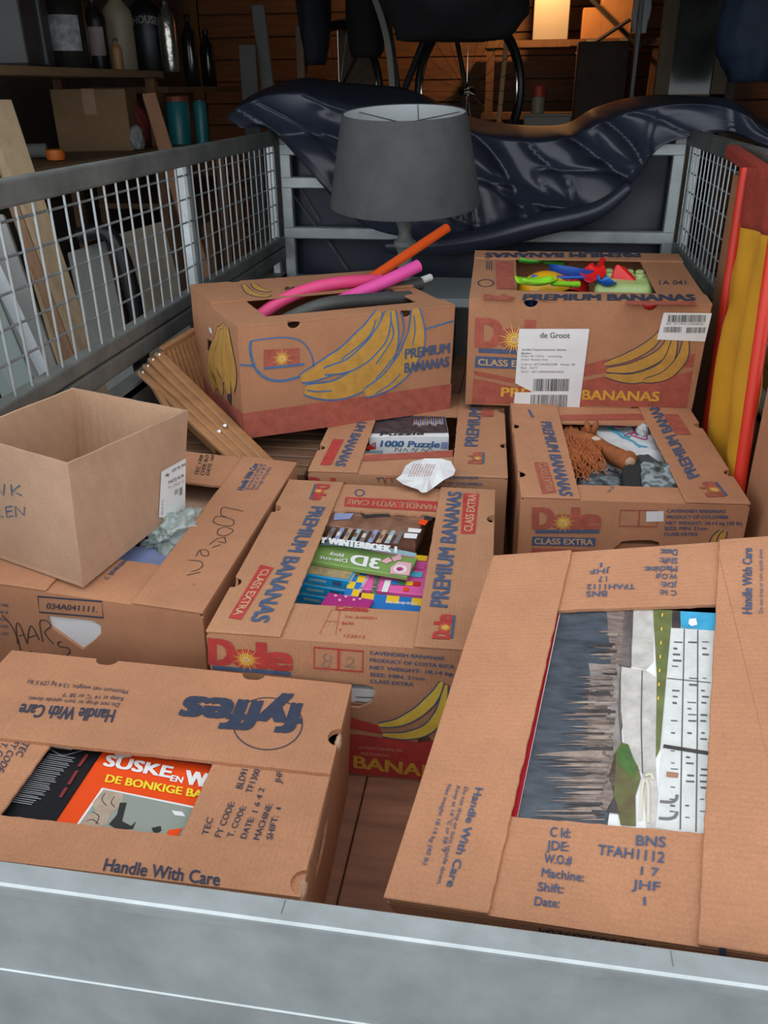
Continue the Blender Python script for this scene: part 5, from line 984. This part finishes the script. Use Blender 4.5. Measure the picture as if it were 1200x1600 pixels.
# ------------------------------------------------------------------ garage: left side shelves and leaning boards
def zpx(u, v, y): return P(u, v, y=y)
M['shelfwood'] = mat('shelf_wood', (.20, .12, .06), .7, var=.2, stretch=(6, 1, 6)); M['pine'] = mat('pale_pine', (.34, .24, .14), .7, var=.18, stretch=(6, 6, 1)); M['greyboard'] = mat('grey_board', (.20, .20, .19), .8, var=.15); M['whiteboard_'] = mat('white_board', (.46, .49, .51), .6); M['beige'] = mat('beige_board', (.30, .26, .20), .8, var=.12); M['brownwood'] = mat('brown_timber', (.17, .085, .04), .7, var=.25, stretch=(6, 6, 1))
def shelf_unit(name, label, x0, x1, y0, y1, zs, t=.028):
    r_ = empty(name, ((x0 + x1) / 2, (y0 + y1) / 2, GZ)); tag(r_, label, 'shelf'); c = Vector(((x0 + x1) / 2, (y0 + y1) / 2, GZ))
    for zz in zs: MB().box(Vector((x0, y0, zz - t)) - c, Vector((x1, y1, zz)) - c).build('shelf_board', M['shelfwood'], r_, bevel=.003)
    for x in (x0 + .02, x1 - .05):
        for y in (y0 + .03, y1 - .03): MB().box(Vector((x - .02, y - .02, GZ)) - c, Vector((x + .02, y + .02, max(zs) - t)) - c).build('post', M['brownwood'], r_)
    return r_
ZS = P(0, 101, x=-1.6).z; Z2 = P(150, 241, x=-1.72).z
shelf_unit('wooden_shelf', 'wooden shelf with bottles along the left garage wall', -2.1, -1.6, 2.3, 3.95, [ZS, Z2])
shelf_unit('wooden_shelf', 'darker wooden shelf further back beyond the bottle shelf', -2.2, -1.75, 4.35, 5.8, [ZS - .06, .4])
def board(name, label, px4, ys, t, m, cat='board', far=1.2):
    "leaning board: four photo corners (top-left, top-right, bottom-right, bottom-left) at depths ys"
    q = [P(*p, y=y * far) for p, y in zip(px4, ys)]
    for a_, b_ in ((0, 3), (1, 2)):                  # carry the lower end on down to the garage floor
        d = q[b_] - q[a_]; k = (GZ + .002 - q[a_].z) / d.z; q[b_] = q[a_] + d * k
    n = (q[1] - q[0]).cross(q[3] - q[0]).normalized(); c = (q[2] + q[3]) / 2
    V = [p - c for p in q] + [p - c + (n if n.y > 0 else -n) * t for p in q]
    ob = mesh_obj(name, V, [(0, 1, 2, 3), (4, 5, 6, 7), (0, 1, 5, 4), (1, 2, 6, 5), (2, 3, 7, 6), (3, 0, 4, 7)], m, bevel=.002); ob.location = c; tag(ob, label, cat, 'boards leaning beside the trailer'); return ob
board('leaning_plank', 'wide pale pine plank leaning behind the left mesh', [(-30, 155), (18, 155), (152, 560), (90, 560)], [2.05, 2.1, 1.95, 1.9], .03, M['pine'], 'plank')
board('leaning_plank', 'narrow brown plank edge beside the pale pine plank', [(5, 300), (22, 300), (118, 560), (98, 560)], [1.86, 1.87, 1.80, 1.79], .02, M['brownwood'], 'plank')
board('leaning_board', 'grey board leaning at the far left behind the mesh', [(-60, 330), (5, 335), (95, 590), (30, 590)], [1.82, 1.84, 1.76, 1.74], .02, M['greyboard'])
board('leaning_board', 'white board strip leaning behind the grey board', [(-40, 380), (-10, 390), (75, 575), (58, 580)], [1.74, 1.75, 1.70, 1.69], .012, M['whiteboard_'])
board('leaning_board', 'greenish grey panel at the bottom left behind the mesh', [(-90, 400), (-28, 405), (58, 610), (0, 615)], [1.66, 1.67, 1.62, 1.60], .012, mat('green_grey_panel', (.12, .15, .14), .7))
board('leaning_board', 'grey sheet leaning in the middle behind the mesh', [(105, 395), (165, 375), (205, 560), (150, 600)], [2.4, 2.45, 2.3, 2.25], .015, M['greyboard'])
board('leaning_board', 'large beige board leaning behind the left mesh', [(185, 365), (255, 345), (300, 520), (230, 560)], [2.75, 2.8, 2.6, 2.55], .03, M['beige'])
board('leaning_plank', 'reddish timber post slanting beneath the bottle shelf', [(222, 146), (243, 144), (300, 330), (277, 330)], [3.2, 3.22, 3.05, 3.03], .04, mat('reddish_timber', (.21, .10, .05), .7, var=.2), 'plank', 1.0)
board('leaning_plank', 'thin brown plank right of the mesh post', [(318, 350), (330, 345), (345, 470), (330, 478)], [3.0, 3.02, 2.95, 2.93], .03, M['brownwood'], 'plank', 1.14)
# curved black hose / tyre piece
q = spline([P(*p, y=2.85) for p in ((125, 368), (165, 362), (190, 400), (205, 450), (215, 500), (222, 560))], False, 6); c = Vector((q[-1].x, q[-1].y, q[-1].z))
ob = MB().tube([p - c for p in q], .028, 12).build('black_hose', M['black'], smooth='auto'); ob.location = c; tag(ob, 'thick black hose arching behind the left mesh', 'hose')
# bottles and cans on the shelf
def bottle(name, label, x, y, zb, r, h, m, neck=.35, cap=None, square=False, lab=None, cat='bottle', lean=0):
    r_ = empty(name, (x, y, zb)); tag(r_, label, cat, 'bottles and jugs on the left shelf')
    b_ = MB().lathe([(r * .92, 0), (r, .012), (r, h * .66), (r * .93, h * .73), (r * neck, h * .86), (r * neck, h * .93)], 4 if square else 20)
    if square: b_.xf(Matrix.Rotation(R(45 + 12), 4, 'Z') @ Matrix.Scale(1.2, 4))
    b_.build('body', m, r_, smooth=False if square else 'auto', bevel=.012 if square else 0, seg=3)
    MB().lathe([(r * neck * 1.18, h * .92), (r * neck * 1.18, h), (r * neck, h * 1.01)], 16).build('cap', cap or M['black'], r_, smooth='auto')
    if lab:
        d = (CAM - Vector((x, y, zb))); an = math.atan2(d.y, d.x); V = []; F_ = []
        for k in range(9):
            a = an - .7 + 1.4 * k / 8; V += [Vector((r * 1.015 * math.cos(a), r * 1.015 * math.sin(a), h * .2)), Vector((r * 1.015 * math.cos(a), r * 1.015 * math.sin(a), h * .58))]
        mesh_obj('label', V, [(2 * k, 2 * k + 2, 2 * k + 3, 2 * k + 1) for k in range(8)], lab, r_)
    return r_
M['dgrey'] = mat('dark_grey_plastic', (.04, .042, .045), .45); M['cream_pl'] = mat('cream_plastic', (.30, .26, .18), .5); M['dkglass'] = mat('dark_glass', (.02, .02, .018), .12, spec=.7); M['silver'] = mat('crinkled_silver_foil', (.5, .48, .42), .22, .9, bump=.5, bscale=20); M['amber'] = mat('amber_plastic', (.28, .14, .05), .5)
def on_shelf(u, y): p = P(u, 90, y=y); return max(-2.02, min(-1.68, p.x)), y
for nm, lb_, u, y, r, h, m, sq, lab, cp in (('jerry_can', 'dark grey jerry can at the far left of the bottle shelf', 25, 2.80, .085, .33, M['dgrey'], True, None, None), ('jerry_can', 'slim dark grey can second on the bottle shelf', 66, 2.92, .05, .30, M['dgrey'], True, None, None),
                                  ('jug', 'large dark jug with a white label on the bottle shelf', 110, 2.98, .085, .31, M['dkglass'], False, mat('dim_label', (.30, .31, .33), .6, var=.6, vscale=30), None), ('bottle', 'black bottle with a small pink label on the bottle shelf', 158, 3.12, .045, .27, M['black'], False, mat('pinkish_label', (.36, .28, .27), .6), None),
                                  ('bottle', 'cream plastic bottle with slanted shoulder on the bottle shelf', 194, 3.25, .062, .32, M['cream_pl'], False, None, M['toy_y']), ('small_bottle', 'small amber bottle standing in front of the cream bottle', 186, 3.12, .022, .11, M['amber'], False, None, None),
                                  ('paint_tin', 'black tin with arched lettering on the bottle shelf', 236, 3.42, .088, .34, M['black'], False, None, None), ('foil_bag', 'crinkled silver foil pouch right of the black tin', 268, 3.5, .04, .30, M['silver'], False, None, None),
                                  ('bottle', 'tall black bottle on the darker shelf beyond the silver pouch', 300, 3.68, .045, .36, M['dkglass'], False, None, None), ('bottle', 'shorter dark bottle furthest back on the darker shelf', 326, 3.8, .045, .30, M['dkglass'], False, None, None)):
    far_ = u > 280; p = P(u, 110, x=-1.95 if far_ else -1.66 if nm in ('small_bottle', 'foil_bag') else -1.78); x, y = p.x, p.y; t_ = bottle(nm, lb_, x, y, ZS - .06 if far_ else ZS, r, h, m, square=sq, lab=lab, cap=cp)
    if nm == 'paint_tin':
        tin = t_; body = [c_ for c_ in tin.children if c_.name.startswith('body')][0]; d = CAM - Vector((x, y, ZS)); an = math.atan2(d.y, d.x)
        fN = Vector((math.cos(an), math.sin(an), 0)); fU = Vector((-math.sin(an), math.cos(an), 0)); ff = Face(tin, fN * .0885 + Vector((0, 0, .19)), fU, Vector((0, 0, 1)), fN, body)
        v_, f_ = text_mesh('HOUSE', .02); x0 = min(q[0] for q in v_); x1_ = max(q[0] for q in v_); pts = []
        for q in v_:
            a = ((q[0] - x0) / (x1_ - x0) - .5) * 1.3; b_ = q[1] * .042; rr_ = .0895; up_ = .012 * math.cos(a * 1.8); pts.append(Vector((rr_ * math.cos(an + a), rr_ * math.sin(an + a), .185 + up_ + b_)))
        mesh_obj('printed_lettering', pts, f_, mat('dim_print', (.30, .30, .32), .6), body)
        ray_m = mat('dim_blue_rays', (.05, .06, .10), .5); V = []; F_ = []
        for k in range(9):
            a = -.6 + 1.2 * k / 8; n = len(V); V += [Vector((.0895 * math.cos(an + a * .25), .0895 * math.sin(an + a * .25), .06)), Vector((.0895 * math.cos(an + a), .0895 * math.sin(an + a), .17)), Vector((.0895 * math.cos(an + a + .06), .0895 * math.sin(an + a + .06), .17))]; F_.append((n, n + 1, n + 2))
        mesh_obj('printed_rays', V, F_, ray_m, body)
# things on the lower shelf
def plain_carton(name, label, p, w_, d_, h_, rz, m):
    r_ = empty(name, p, Matrix.Rotation(R(rz), 3, 'Z')); tag(r_, label, 'carton')
    MB().box((-w_ / 2, -d_ / 2, 0), (w_ / 2, d_ / 2, h_)).build('body', m, r_, bevel=.003); MB().box((-w_ / 2, -.001, h_), (w_ / 2, .001, h_ + .001)).build('lid_seam', M['brownwood'], r_)
    MB().box((-.025, -d_ / 2 - .0006, h_ * .6), (.025, -d_ / 2 - .0001, h_)).build('tape', M['kraft_p'], r_); return r_
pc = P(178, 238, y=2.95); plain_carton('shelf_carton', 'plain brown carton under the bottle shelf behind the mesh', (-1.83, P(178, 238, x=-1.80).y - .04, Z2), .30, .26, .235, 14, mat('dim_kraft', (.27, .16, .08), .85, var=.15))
MB_ = MB().lathe([(.055, 0), (.055, .17), (.05, .178)], 20).build('teal_tin', mat('teal_paint', (.012, .17, .19), .35), smooth='auto'); MB_.location = P(283, 225, y=4.1); tag(MB_, 'teal tin with a red lid beyond the slanting timber', 'tin', 'teal tins'); MB().lathe([(.057, .178), (.057, .20), (.05, .204)], 20).build('lid', mat('dull_red_lid', (.22, .05, .025), .5), MB_)
MB_ = MB().lathe([(.03, 0), (.03, .17), (.026, .178)], 18).build('teal_tin', bpy.data.materials['teal_paint'], smooth='auto'); MB_.location = P(318, 225, y=4.1); tag(MB_, 'narrow teal tin right of the red-lidded tin', 'tin', 'teal tins'); MB().lathe([(.031, .178), (.031, .186), (.02, .19)], 18).build('lid', M['dgrey'], MB_)
t2 = MB().box((-.16, -.13, -.02), (.2, .13, 0)).build('low_table_top', M['brownwood'], bevel=.003); TZ = P(300, 225, y=4.1).z - .001; t2.location = (P(300, 225, y=4.1).x, 4.1, TZ); tag(t2, 'small brown table board carrying the teal tins', 'table')
for x in (-.13, .17):
    for y in (-.10, .10): MB().box((x - .02, y - .02, GZ - TZ), (x + .02, y + .02, -.02)).build('leg', M['brownwood'], t2)
q = P(82, 212, y=2.68); ob = MB().lathe([(.001, 0), (.03, .004), (.034, .02), (.03, .038), (.001, .042)], 18).build('orange_reel', mat('orange_reel', (.65, .16, .02), .5), smooth='auto'); q = P(82, 216, x=-1.70); ob.location = (q.x, q.y, Z2 + .001); tag(ob, 'round orange cap lying beside the shelf carton', 'cap')
q0, q1 = P(35, 222, y=2.55), P(125, 245, y=2.6); ob = MB().tube([Vector(), Vector((q1.x - q0.x, .05, 0))], .026, 12).build('grey_pipe', M['greyboard'], smooth='auto'); ob.location = (-1.95, P(60, 225, x=-1.8).y, Z2 + .028); tag(ob, 'grey plastic pipe lying on the lower shelf', 'pipe')
crumple('blue_grey_cloth', 'blue-grey cloth bundle behind the shelf carton', 'cloth', Vector((-1.95, 2.72, Z2 + .10)), (.12, .1, .13), mat('blue_grey_cloth', (.06, .075, .085), .9), 7, .3); crumple('red_cloth', 'dark red cloth right of the shelf carton', 'cloth', Vector((-1.72, 3.84, Z2 + .085)), (.06, .055, .11), mat('dark_red_cloth', (.20, .025, .02), .9), 8, .3); crumple('white_bag', 'small whitish plastic bag right of the shelf carton', 'plastic bag', Vector((-1.64, P(215, 225, x=-1.64).y, Z2 + .045)), (.03, .04, .055), mat('dim_white_plastic', (.28, .28, .28), .5), 9, .3)

# ------------------------------------------------------------------ garage: back
def hang(name, label, cat, px, y, ry, m, seed, amp=.25):
    (u0, v0), (u1, v1) = px; a, b = P(u0, v0, y=y), P(u1, v1, y=y); c = (a + b) / 2
    return crumple(name, label, cat, c, (abs(b.x - a.x) / 2, ry, abs(a.z - b.z) / 2), m, seed, amp, 1.8, 4)
M['coat'] = mat('navy_coat', (.012, .014, .024), .9, var=.3); M['blackcloth'] = mat('black_cloth', (.008, .008, .010), .9)
hang('hanging_coat', 'dark navy coat hanging left of the lamp shade', 'coat', ((455, -200), (520, 140)), 4.6, .14, M['coat'], 21, .15)
hang('black_bundle', 'large black bundle hanging from the ceiling above the lamp', 'bag', ((590, -160), (825, 92)), 3.9, .3, M['blackcloth'], 22, .16)
coat2 = hang('hanging_coat', 'black coat hanging right beside the navy coat', 'coat', ((535, -180), (605, 125)), 4.7, .14, M['blackcloth'], 23, .15)
for nm, lb_, c in (('strap', 'pale strap hanging beside the black coat', [(560, -60), (590, 10), (606, 70), (613, 135)]),):
    q = [P(*p, y=4.5) for p in c]; c0 = q[-1].copy(); q = spline(q, False, 6); mb = MB()
    for i in range(len(q) - 1): mb.beam(q[i] - c0, q[i + 1] - c0 , .028, .003, up=(0, 1, 0))
    o = mb.build(nm, mat('pale_webbing', (.26, .25, .22), .8)); o.location = c0; o.parent = coat2; o.matrix_parent_inverse = coat2.matrix_world.inverted(); o['label'] = lb_
def upright(name, label, px4, y, t, m, cat):
    q = [P(*p, y=y) for p in px4]; c = (q[2] + q[3]) / 2; V = [p - c for p in q] + [p - c + Vector((0, t, 0)) for p in q]
    o = mesh_obj(name, V, [(0, 1, 2, 3), (4, 5, 6, 7), (0, 1, 5, 4), (1, 2, 6, 5), (2, 3, 7, 6), (3, 0, 4, 7)], m, bevel=.003); o.location = c; tag(o, label, cat); return o
M['orangeply'] = mat('varnished_plywood', (.42, .20, .07), .5, var=.15); M['stick'] = mat('varnished_batten', (.45, .22, .07), .5)
def ground(px2, y): return [(u, v) for u, v in px2]
def pillar(name, label, u0, u1, vtop, y, t, m, cat, lean=0):
    a, b = P(u0, vtop, y=y), P(u1, vtop, y=y); h = a.z - GZ; wd_ = b.x - a.x; o = MB().add([(0, 0, 0), (wd_, 0, 0), (wd_, t, 0), (0, t, 0), (lean, 0, h), (wd_ + lean, 0, h), (wd_ + lean, t, h), (lean, t, h)], [(0, 1, 2, 3), (4, 5, 6, 7), (0, 1, 5, 4), (1, 2, 6, 5), (2, 3, 7, 6), (3, 0, 4, 7)]).build(name, m, bevel=.003)
    o.location = (a.x - lean, y, GZ); tag(o, label, cat); return o
pillar('wooden_batten', 'thin upright orange batten behind the tarpaulin', 797, 805, -40, 5.15, .02, M['stick'], 'batten', .10)
pillar('white_board', 'narrow whitish board standing behind the left shelf', 392, 412, 8, 5.0, .02, M['greyboard'], 'board', -.12)
pillar('grey_board', 'small grey panel left of the coats', 372, 398, 70, 4.9, .02, mat('dim_grey_panel', (.16, .16, .15), .8), 'board')
pillar('copper_pole', 'pale copper coloured pole between the coats', 460, 472, 40, 5.6, .03, mat('warm_pole', (.40, .26, .17), .4), 'pole')
pillar('tan_board', 'tan board standing behind the black coat', 528, 585, 30, 5.9, .02, mat('dim_tan', (.20, .15, .11), .8), 'board')
# window leaning at the right
wx0, wx1 = P(1022, 148, y=5.0), P(1132, 148, y=5.0); h_ = 1.75; r_ = empty('old_window', ((wx0.x + wx1.x) / 2, 5.0, GZ)); tag(r_, 'old wooden window sash with dusty glass standing at the right', 'window sash'); hw = (wx1.x - wx0.x) / 2; zb = wx0.z - GZ
M['sash'] = mat('worn_window_wood', (.13, .095, .055), .7, var=.25); M['dusty'] = mat('dusty_glass', (.055, .06, .055), .12, var=.5, vscale=5)
MB().box((-hw, 0, zb - .06), (hw, .05, zb)).build('sash_rail', M['sash'], r_); MB().box((-hw, 0, zb + h_), (hw, .05, zb + h_ + .08)).build('sash_rail', M['sash'], r_)
for x in (-hw, hw - .07): MB().box((x, 0, 0), (x + .07, .05, zb + h_)).build('sash_stile', M['sash'], r_)
MB().box((-hw + .07, .02, zb), (hw - .07, .026, zb + h_)).build('pane', M['dusty'], r_)
MB().box((-hw, .0, 0), (hw, .045, zb - .06)).build('lower_panel', M['sash'], r_)
upx = P(1090, 0, y=5.2); pillar('grey_wardrobe', 'plain grey-brown wardrobe side right of the old window', 1092, 1190, -120, 5.15, .4, mat('dim_taupe', (.10, .085, .07), .85), 'wardrobe')
hang('blue_jacket', 'dark blue jacket hanging at the right edge', 'jacket', ((1148, -150), (1235, 165)), 4.2, .12, mat('blue_jacket', (.014, .03, .065), .7, var=.4), 25, .2)
# back shelf with lit boards
zs = P(900, 62, y=6.3).z; bsx = P(830, 62, y=6.3).x, P(1005, 62, y=6.3).x
rs = empty('back_rack', (sum(bsx) / 2, 6.45, GZ)); tag(rs, 'wooden rack along the back wall under the warm light', 'rack'); cx_ = sum(bsx) / 2
for zz in (zs, zs - .42, zs - .9): MB().box((bsx[0] - cx_ - .3, -.2, zz - GZ - .04), (bsx[1] - cx_ + .1, .2, zz - GZ)).build('shelf_board', M['brownwood'], rs)
for x in (bsx[0] - cx_ - .28, 0, bsx[1] - cx_ + .06): MB().box((x, -.19, 0), (x + .05, -.14, zs - GZ)).build('post', M['brownwood'], rs)
for i in range(4):
    u = 905 + i * 26; p = P(u, 45, y=6.2); MB().box((p.x - cx_ - .05, -.205, zs - GZ - .035), (p.x - cx_ + .045, -.2, zs - GZ + .03 - .03)).build('edge_tile', M['greyboard'] if i % 2 else M['planks'], rs)
def setbox(name, label, px, y, d_, m, cat, zb):
    (u0, v0), (u1, v1) = px; a, b = P(u0, v0, y=y), P(u1, v1, y=y); o = MB().box((0, 0, 0), (b.x - a.x, d_, a.z - zb)).build(name, m, bevel=.004); o.location = (a.x, y, zb); tag(o, label, cat); return o
setbox('plywood_box', 'warm lit orange plywood box on the back rack', ((947, -60), (988, 28)), 6.3, .2, M['orangeply'], 'box', zs + .001)
setbox('pale_box', 'pale box on the back rack left of the plywood box', ((838, -40), (890, 20)), 6.3, .2, mat('pale_dim', (.34, .32, .28), .7), 'box', zs + .001)
setbox('plywood_box', 'small orange plywood block between the two boxes on the back rack', ((912, 12), (941, 30)), 6.3, .15, M['orangeply'], 'box', zs + .001)
# white sheet strips hanging in front of the window
hang('white_rag', 'narrow white rag hanging left of the old window', 'rag', ((992, -20), (1012, 62)), 4.8, .03, mat('white_rag', (.42, .44, .45), .8), 31, .3)
pillar('black_post', 'thin black post in front of the old window', 1006, 1014, -60, 4.7, .04, M['black'], 'post')
# bicycle behind the lamp
bk = empty('bicycle', (P(730, 120, y=5.0).x, 5.0, GZ + 1.02)); tag(bk, 'bicycle with chrome parts hung up behind the lamp', 'bicycle'); bo = Vector(bk.location)
M['chrome'] = mat('chrome', (.55, .52, .48), .15, 1)
hub = P(735, 118, y=5.0) - bo; Rw = .36
def wheel(c, axis, nm):
    a = Vector(axis).normalized(); e1 = a.orthogonal().normalized(); e1 = Vector((0, 0, 1)); e2 = a.cross(e1).normalized(); ring = [c + (e1 * math.cos(k * .1309) + e2 * math.sin(k * .1309)) * Rw for k in range(49)]
    w_ = MB().tube(ring, .019, 8, False).build(nm, M['black'], bk, smooth='auto'); MB().tube([c + (p - c) * .93 for p in ring], .009, 8, False).build('rim', M['chrome'], w_, smooth='auto')
    mb = MB(); [mb.tube([c, c + (ring[k] - c) * .93], .0014, 4) for k in range(0, 48, 2)]; mb.build('spokes', M['chrome'], w_); MB().tube([c - a * .045, c + a * .045], .022, 12).build('hub', M['chrome'], w_, smooth='auto')
wc = Vector((0, 0, Rw + .02)); axd = Vector((.6, .8, 0)).normalized(); dr = Vector((-.8, .6, 0))
wheel(wc, axd, 'wheel'); wheel(wc + dr * 1.02, axd, 'wheel')
for a, b, r_w, nm in ((wc, wc + dr * .2 + Vector((0, 0, .62)), .014, 'fork'), (wc + dr * .17 + Vector((0, 0, .55)), wc + dr * .62 + Vector((0, 0, .45)), .017, 'top_tube'), (wc + dr * .16 + Vector((0, 0, .5)), wc + dr * .5 + Vector((0, 0, -.05)), .019, 'down_tube'), (wc + dr * .5 + Vector((0, 0, -.05)), wc + dr * .64 + Vector((0, 0, .6)), .016, 'seat_tube'), (wc + dr * .5 + Vector((0, 0, -.05)), wc + dr * 1.02, .011, 'chain_stay'), (wc + dr * .62 + Vector((0, 0, .45)), wc + dr * 1.02, .010, 'seat_stay')):
    MB().tube([a, b], r_w, 10).build(nm, M['dgrey'] if 'tube' in nm else M['chrome'], bk, smooth='auto')
for p_ in (hd0 := wc + dr * .2 + Vector((0, 0, .6)), wc + dr * .64 + Vector((0, 0, .6))): MB().tube([p_, Vector((p_.x, p_.y, 1.85 - GZ - 1.02))], .004, 6).build('hanging_cable', M['black'], bk)
hd = wc + dr * .2 + Vector((0, 0, .62)); MB().tube(spline([hd - axd * .28 + dr * .14, hd - axd * .2 + Vector((0, 0, .04)), hd + Vector((0, 0, .05)), hd + axd * .2 + Vector((0, 0, .04)), hd + axd * .28 + dr * .14], False, 5), .012, 10).build('handlebar', M['chrome'], bk, smooth='auto')
sd = wc + dr * .66 + Vector((0, 0, .66)); MB().tube([sd - dr * .15, sd - dr * .02, sd + dr * .12], [.02, .04, .075], 12).xf(Matrix.Translation(sd) @ Matrix.Scale(.5, 4, (0, 0, 1)) @ Matrix.Translation(-sd)).build('saddle', M['black'], bk, smooth='auto')
mb = MB().lathe([(.03, 0), (.06, .02), (.065, .05)], 16).xf(Matrix.Translation(hd + Vector((-.05, -.1, -.12))) @ Matrix.Rotation(R(75), 4, 'X')); mb.build('headlamp', M['chrome'], bk, smooth='auto')
# bench with small things beyond the tarpaulin
zt = P(850, 180, y=5.3).z; bn = empty('work_bench', (P(860, 180, y=5.3).x, 5.5, GZ)); tag(bn, 'work bench behind the tarpaulin', 'bench'); MB().box((-.35, -.25, zt - GZ - .23), (.45, .25, zt - GZ - .19)).build('bench_top', M['brownwood'], bn, bevel=.004)
for x in (-.33, .39):
    for y in (-.22, .18): MB().box((x, y, 0), (x + .05, y + .05, zt - GZ - .23)).build('leg', M['brownwood'], bn)
bz = zt - .189; o = MB().box((0, 0, 0), (.26, .16, .185)).build('white_bin', mat('pale_plastic_bin', (.26, .24, .21), .6), bevel=.006); o.location = (P(819, 180, y=5.3).x, 5.3, bz); tag(o, 'pale plastic bin on the bench behind the tarpaulin', 'bin'); MB().box((-.006, -.006, .185), (.266, .166, .195)).build('rim', bpy.data.materials['pale_plastic_bin'], o)
rc = empty('spray_can', (P(840, 175, y=5.35).x, 5.38, bz + .196)); tag(rc, 'white spray can with a red cap on the pale bin', 'can'); MB().lathe([(.036, 0), (.036, .075), (.03, .085)], 18).build('body', M['cream_pl'], rc, smooth='auto'); MB().lathe([(.036, .086), (.036, .14), (.03, .146)], 18).build('cap', mat('red_cap', (.45, .05, .02), .5), rc, smooth='auto')
crumple('yellow_glove', 'yellow work glove beside the pale bin', 'glove', Vector((P(806, 176, y=5.35).x, 5.4, bz + .05)), (.06, .05, .06), mat('yellow_glove', (.38, .22, .02), .8), 33, .3)
pillar('dark_cabinet', 'dark brown cabinet right of the bench', 905, 985, 65, 5.9, .25, mat('dark_brown_cabinet', (.07, .04, .025), .7, var=.3), 'cabinet')
for i, (u0, v0, u1, v1) in enumerate(((905, -20, 1000, 75), (900, 85, 985, 30))):
    yy = 6.22 - .025 * i; a, b = P(u0, v0, y=yy), P(u1, v1, y=yy); MB().tube([a - Vector(rs.location), b - Vector(rs.location)], .012, 8).build('diagonal_brace', M['dgrey'], rs, smooth='auto')
# warm bulb hanging behind the black bundle
bl = P(850, -75, y=5.95); lr = empty('hanging_bulb', bl); tag(lr, 'warm bulb with an added light shield hanging at the back of the garage', 'bulb')
M['bulb'] = mat('lit_bulb', (1, .55, .2), .3, emit=15); MB().lathe([(.004, -.05), (.022, -.035), (.028, -.01), (.02, .015), (.012, .03)], 18).build('glass', M['bulb'], lr, smooth='auto'); MB().lathe([(.014, .03), (.014, .06), (.004, .065)], 12).build('socket', M['black'], lr); MB().tube([(0, 0, .06), (0, 0, 1.85 - bl.z)], .003, 6).build('cable', M['black'], lr)
MB().lathe([(.02, -.06), (.06, -.04), (.10, .01), (.115, .05), (.112, .05), (.097, .012), (.058, -.036), (.018, -.056)], 24).xf(Matrix.Rotation(R(-90), 4, 'X')).build('added_light_shield', mat('dull_tin', (.08, .08, .08), .6, .5), lr, smooth='auto')  # unseen tin dome, added to keep the bulb's light off the tarpaulin
pl = bpy.data.lights.new('bulb_light', 'SPOT'); pl.spot_size = R(165); pl.spot_blend = .3; pl.energy = 16; pl.color = (1, .5, .18); pl.shadow_soft_size = .03; po = bpy.data.objects.new('bulb_light', pl); col.objects.link(po); po.parent = lr; po.location = (0, .05, 0); po.rotation_euler = (R(75), 0, 0)
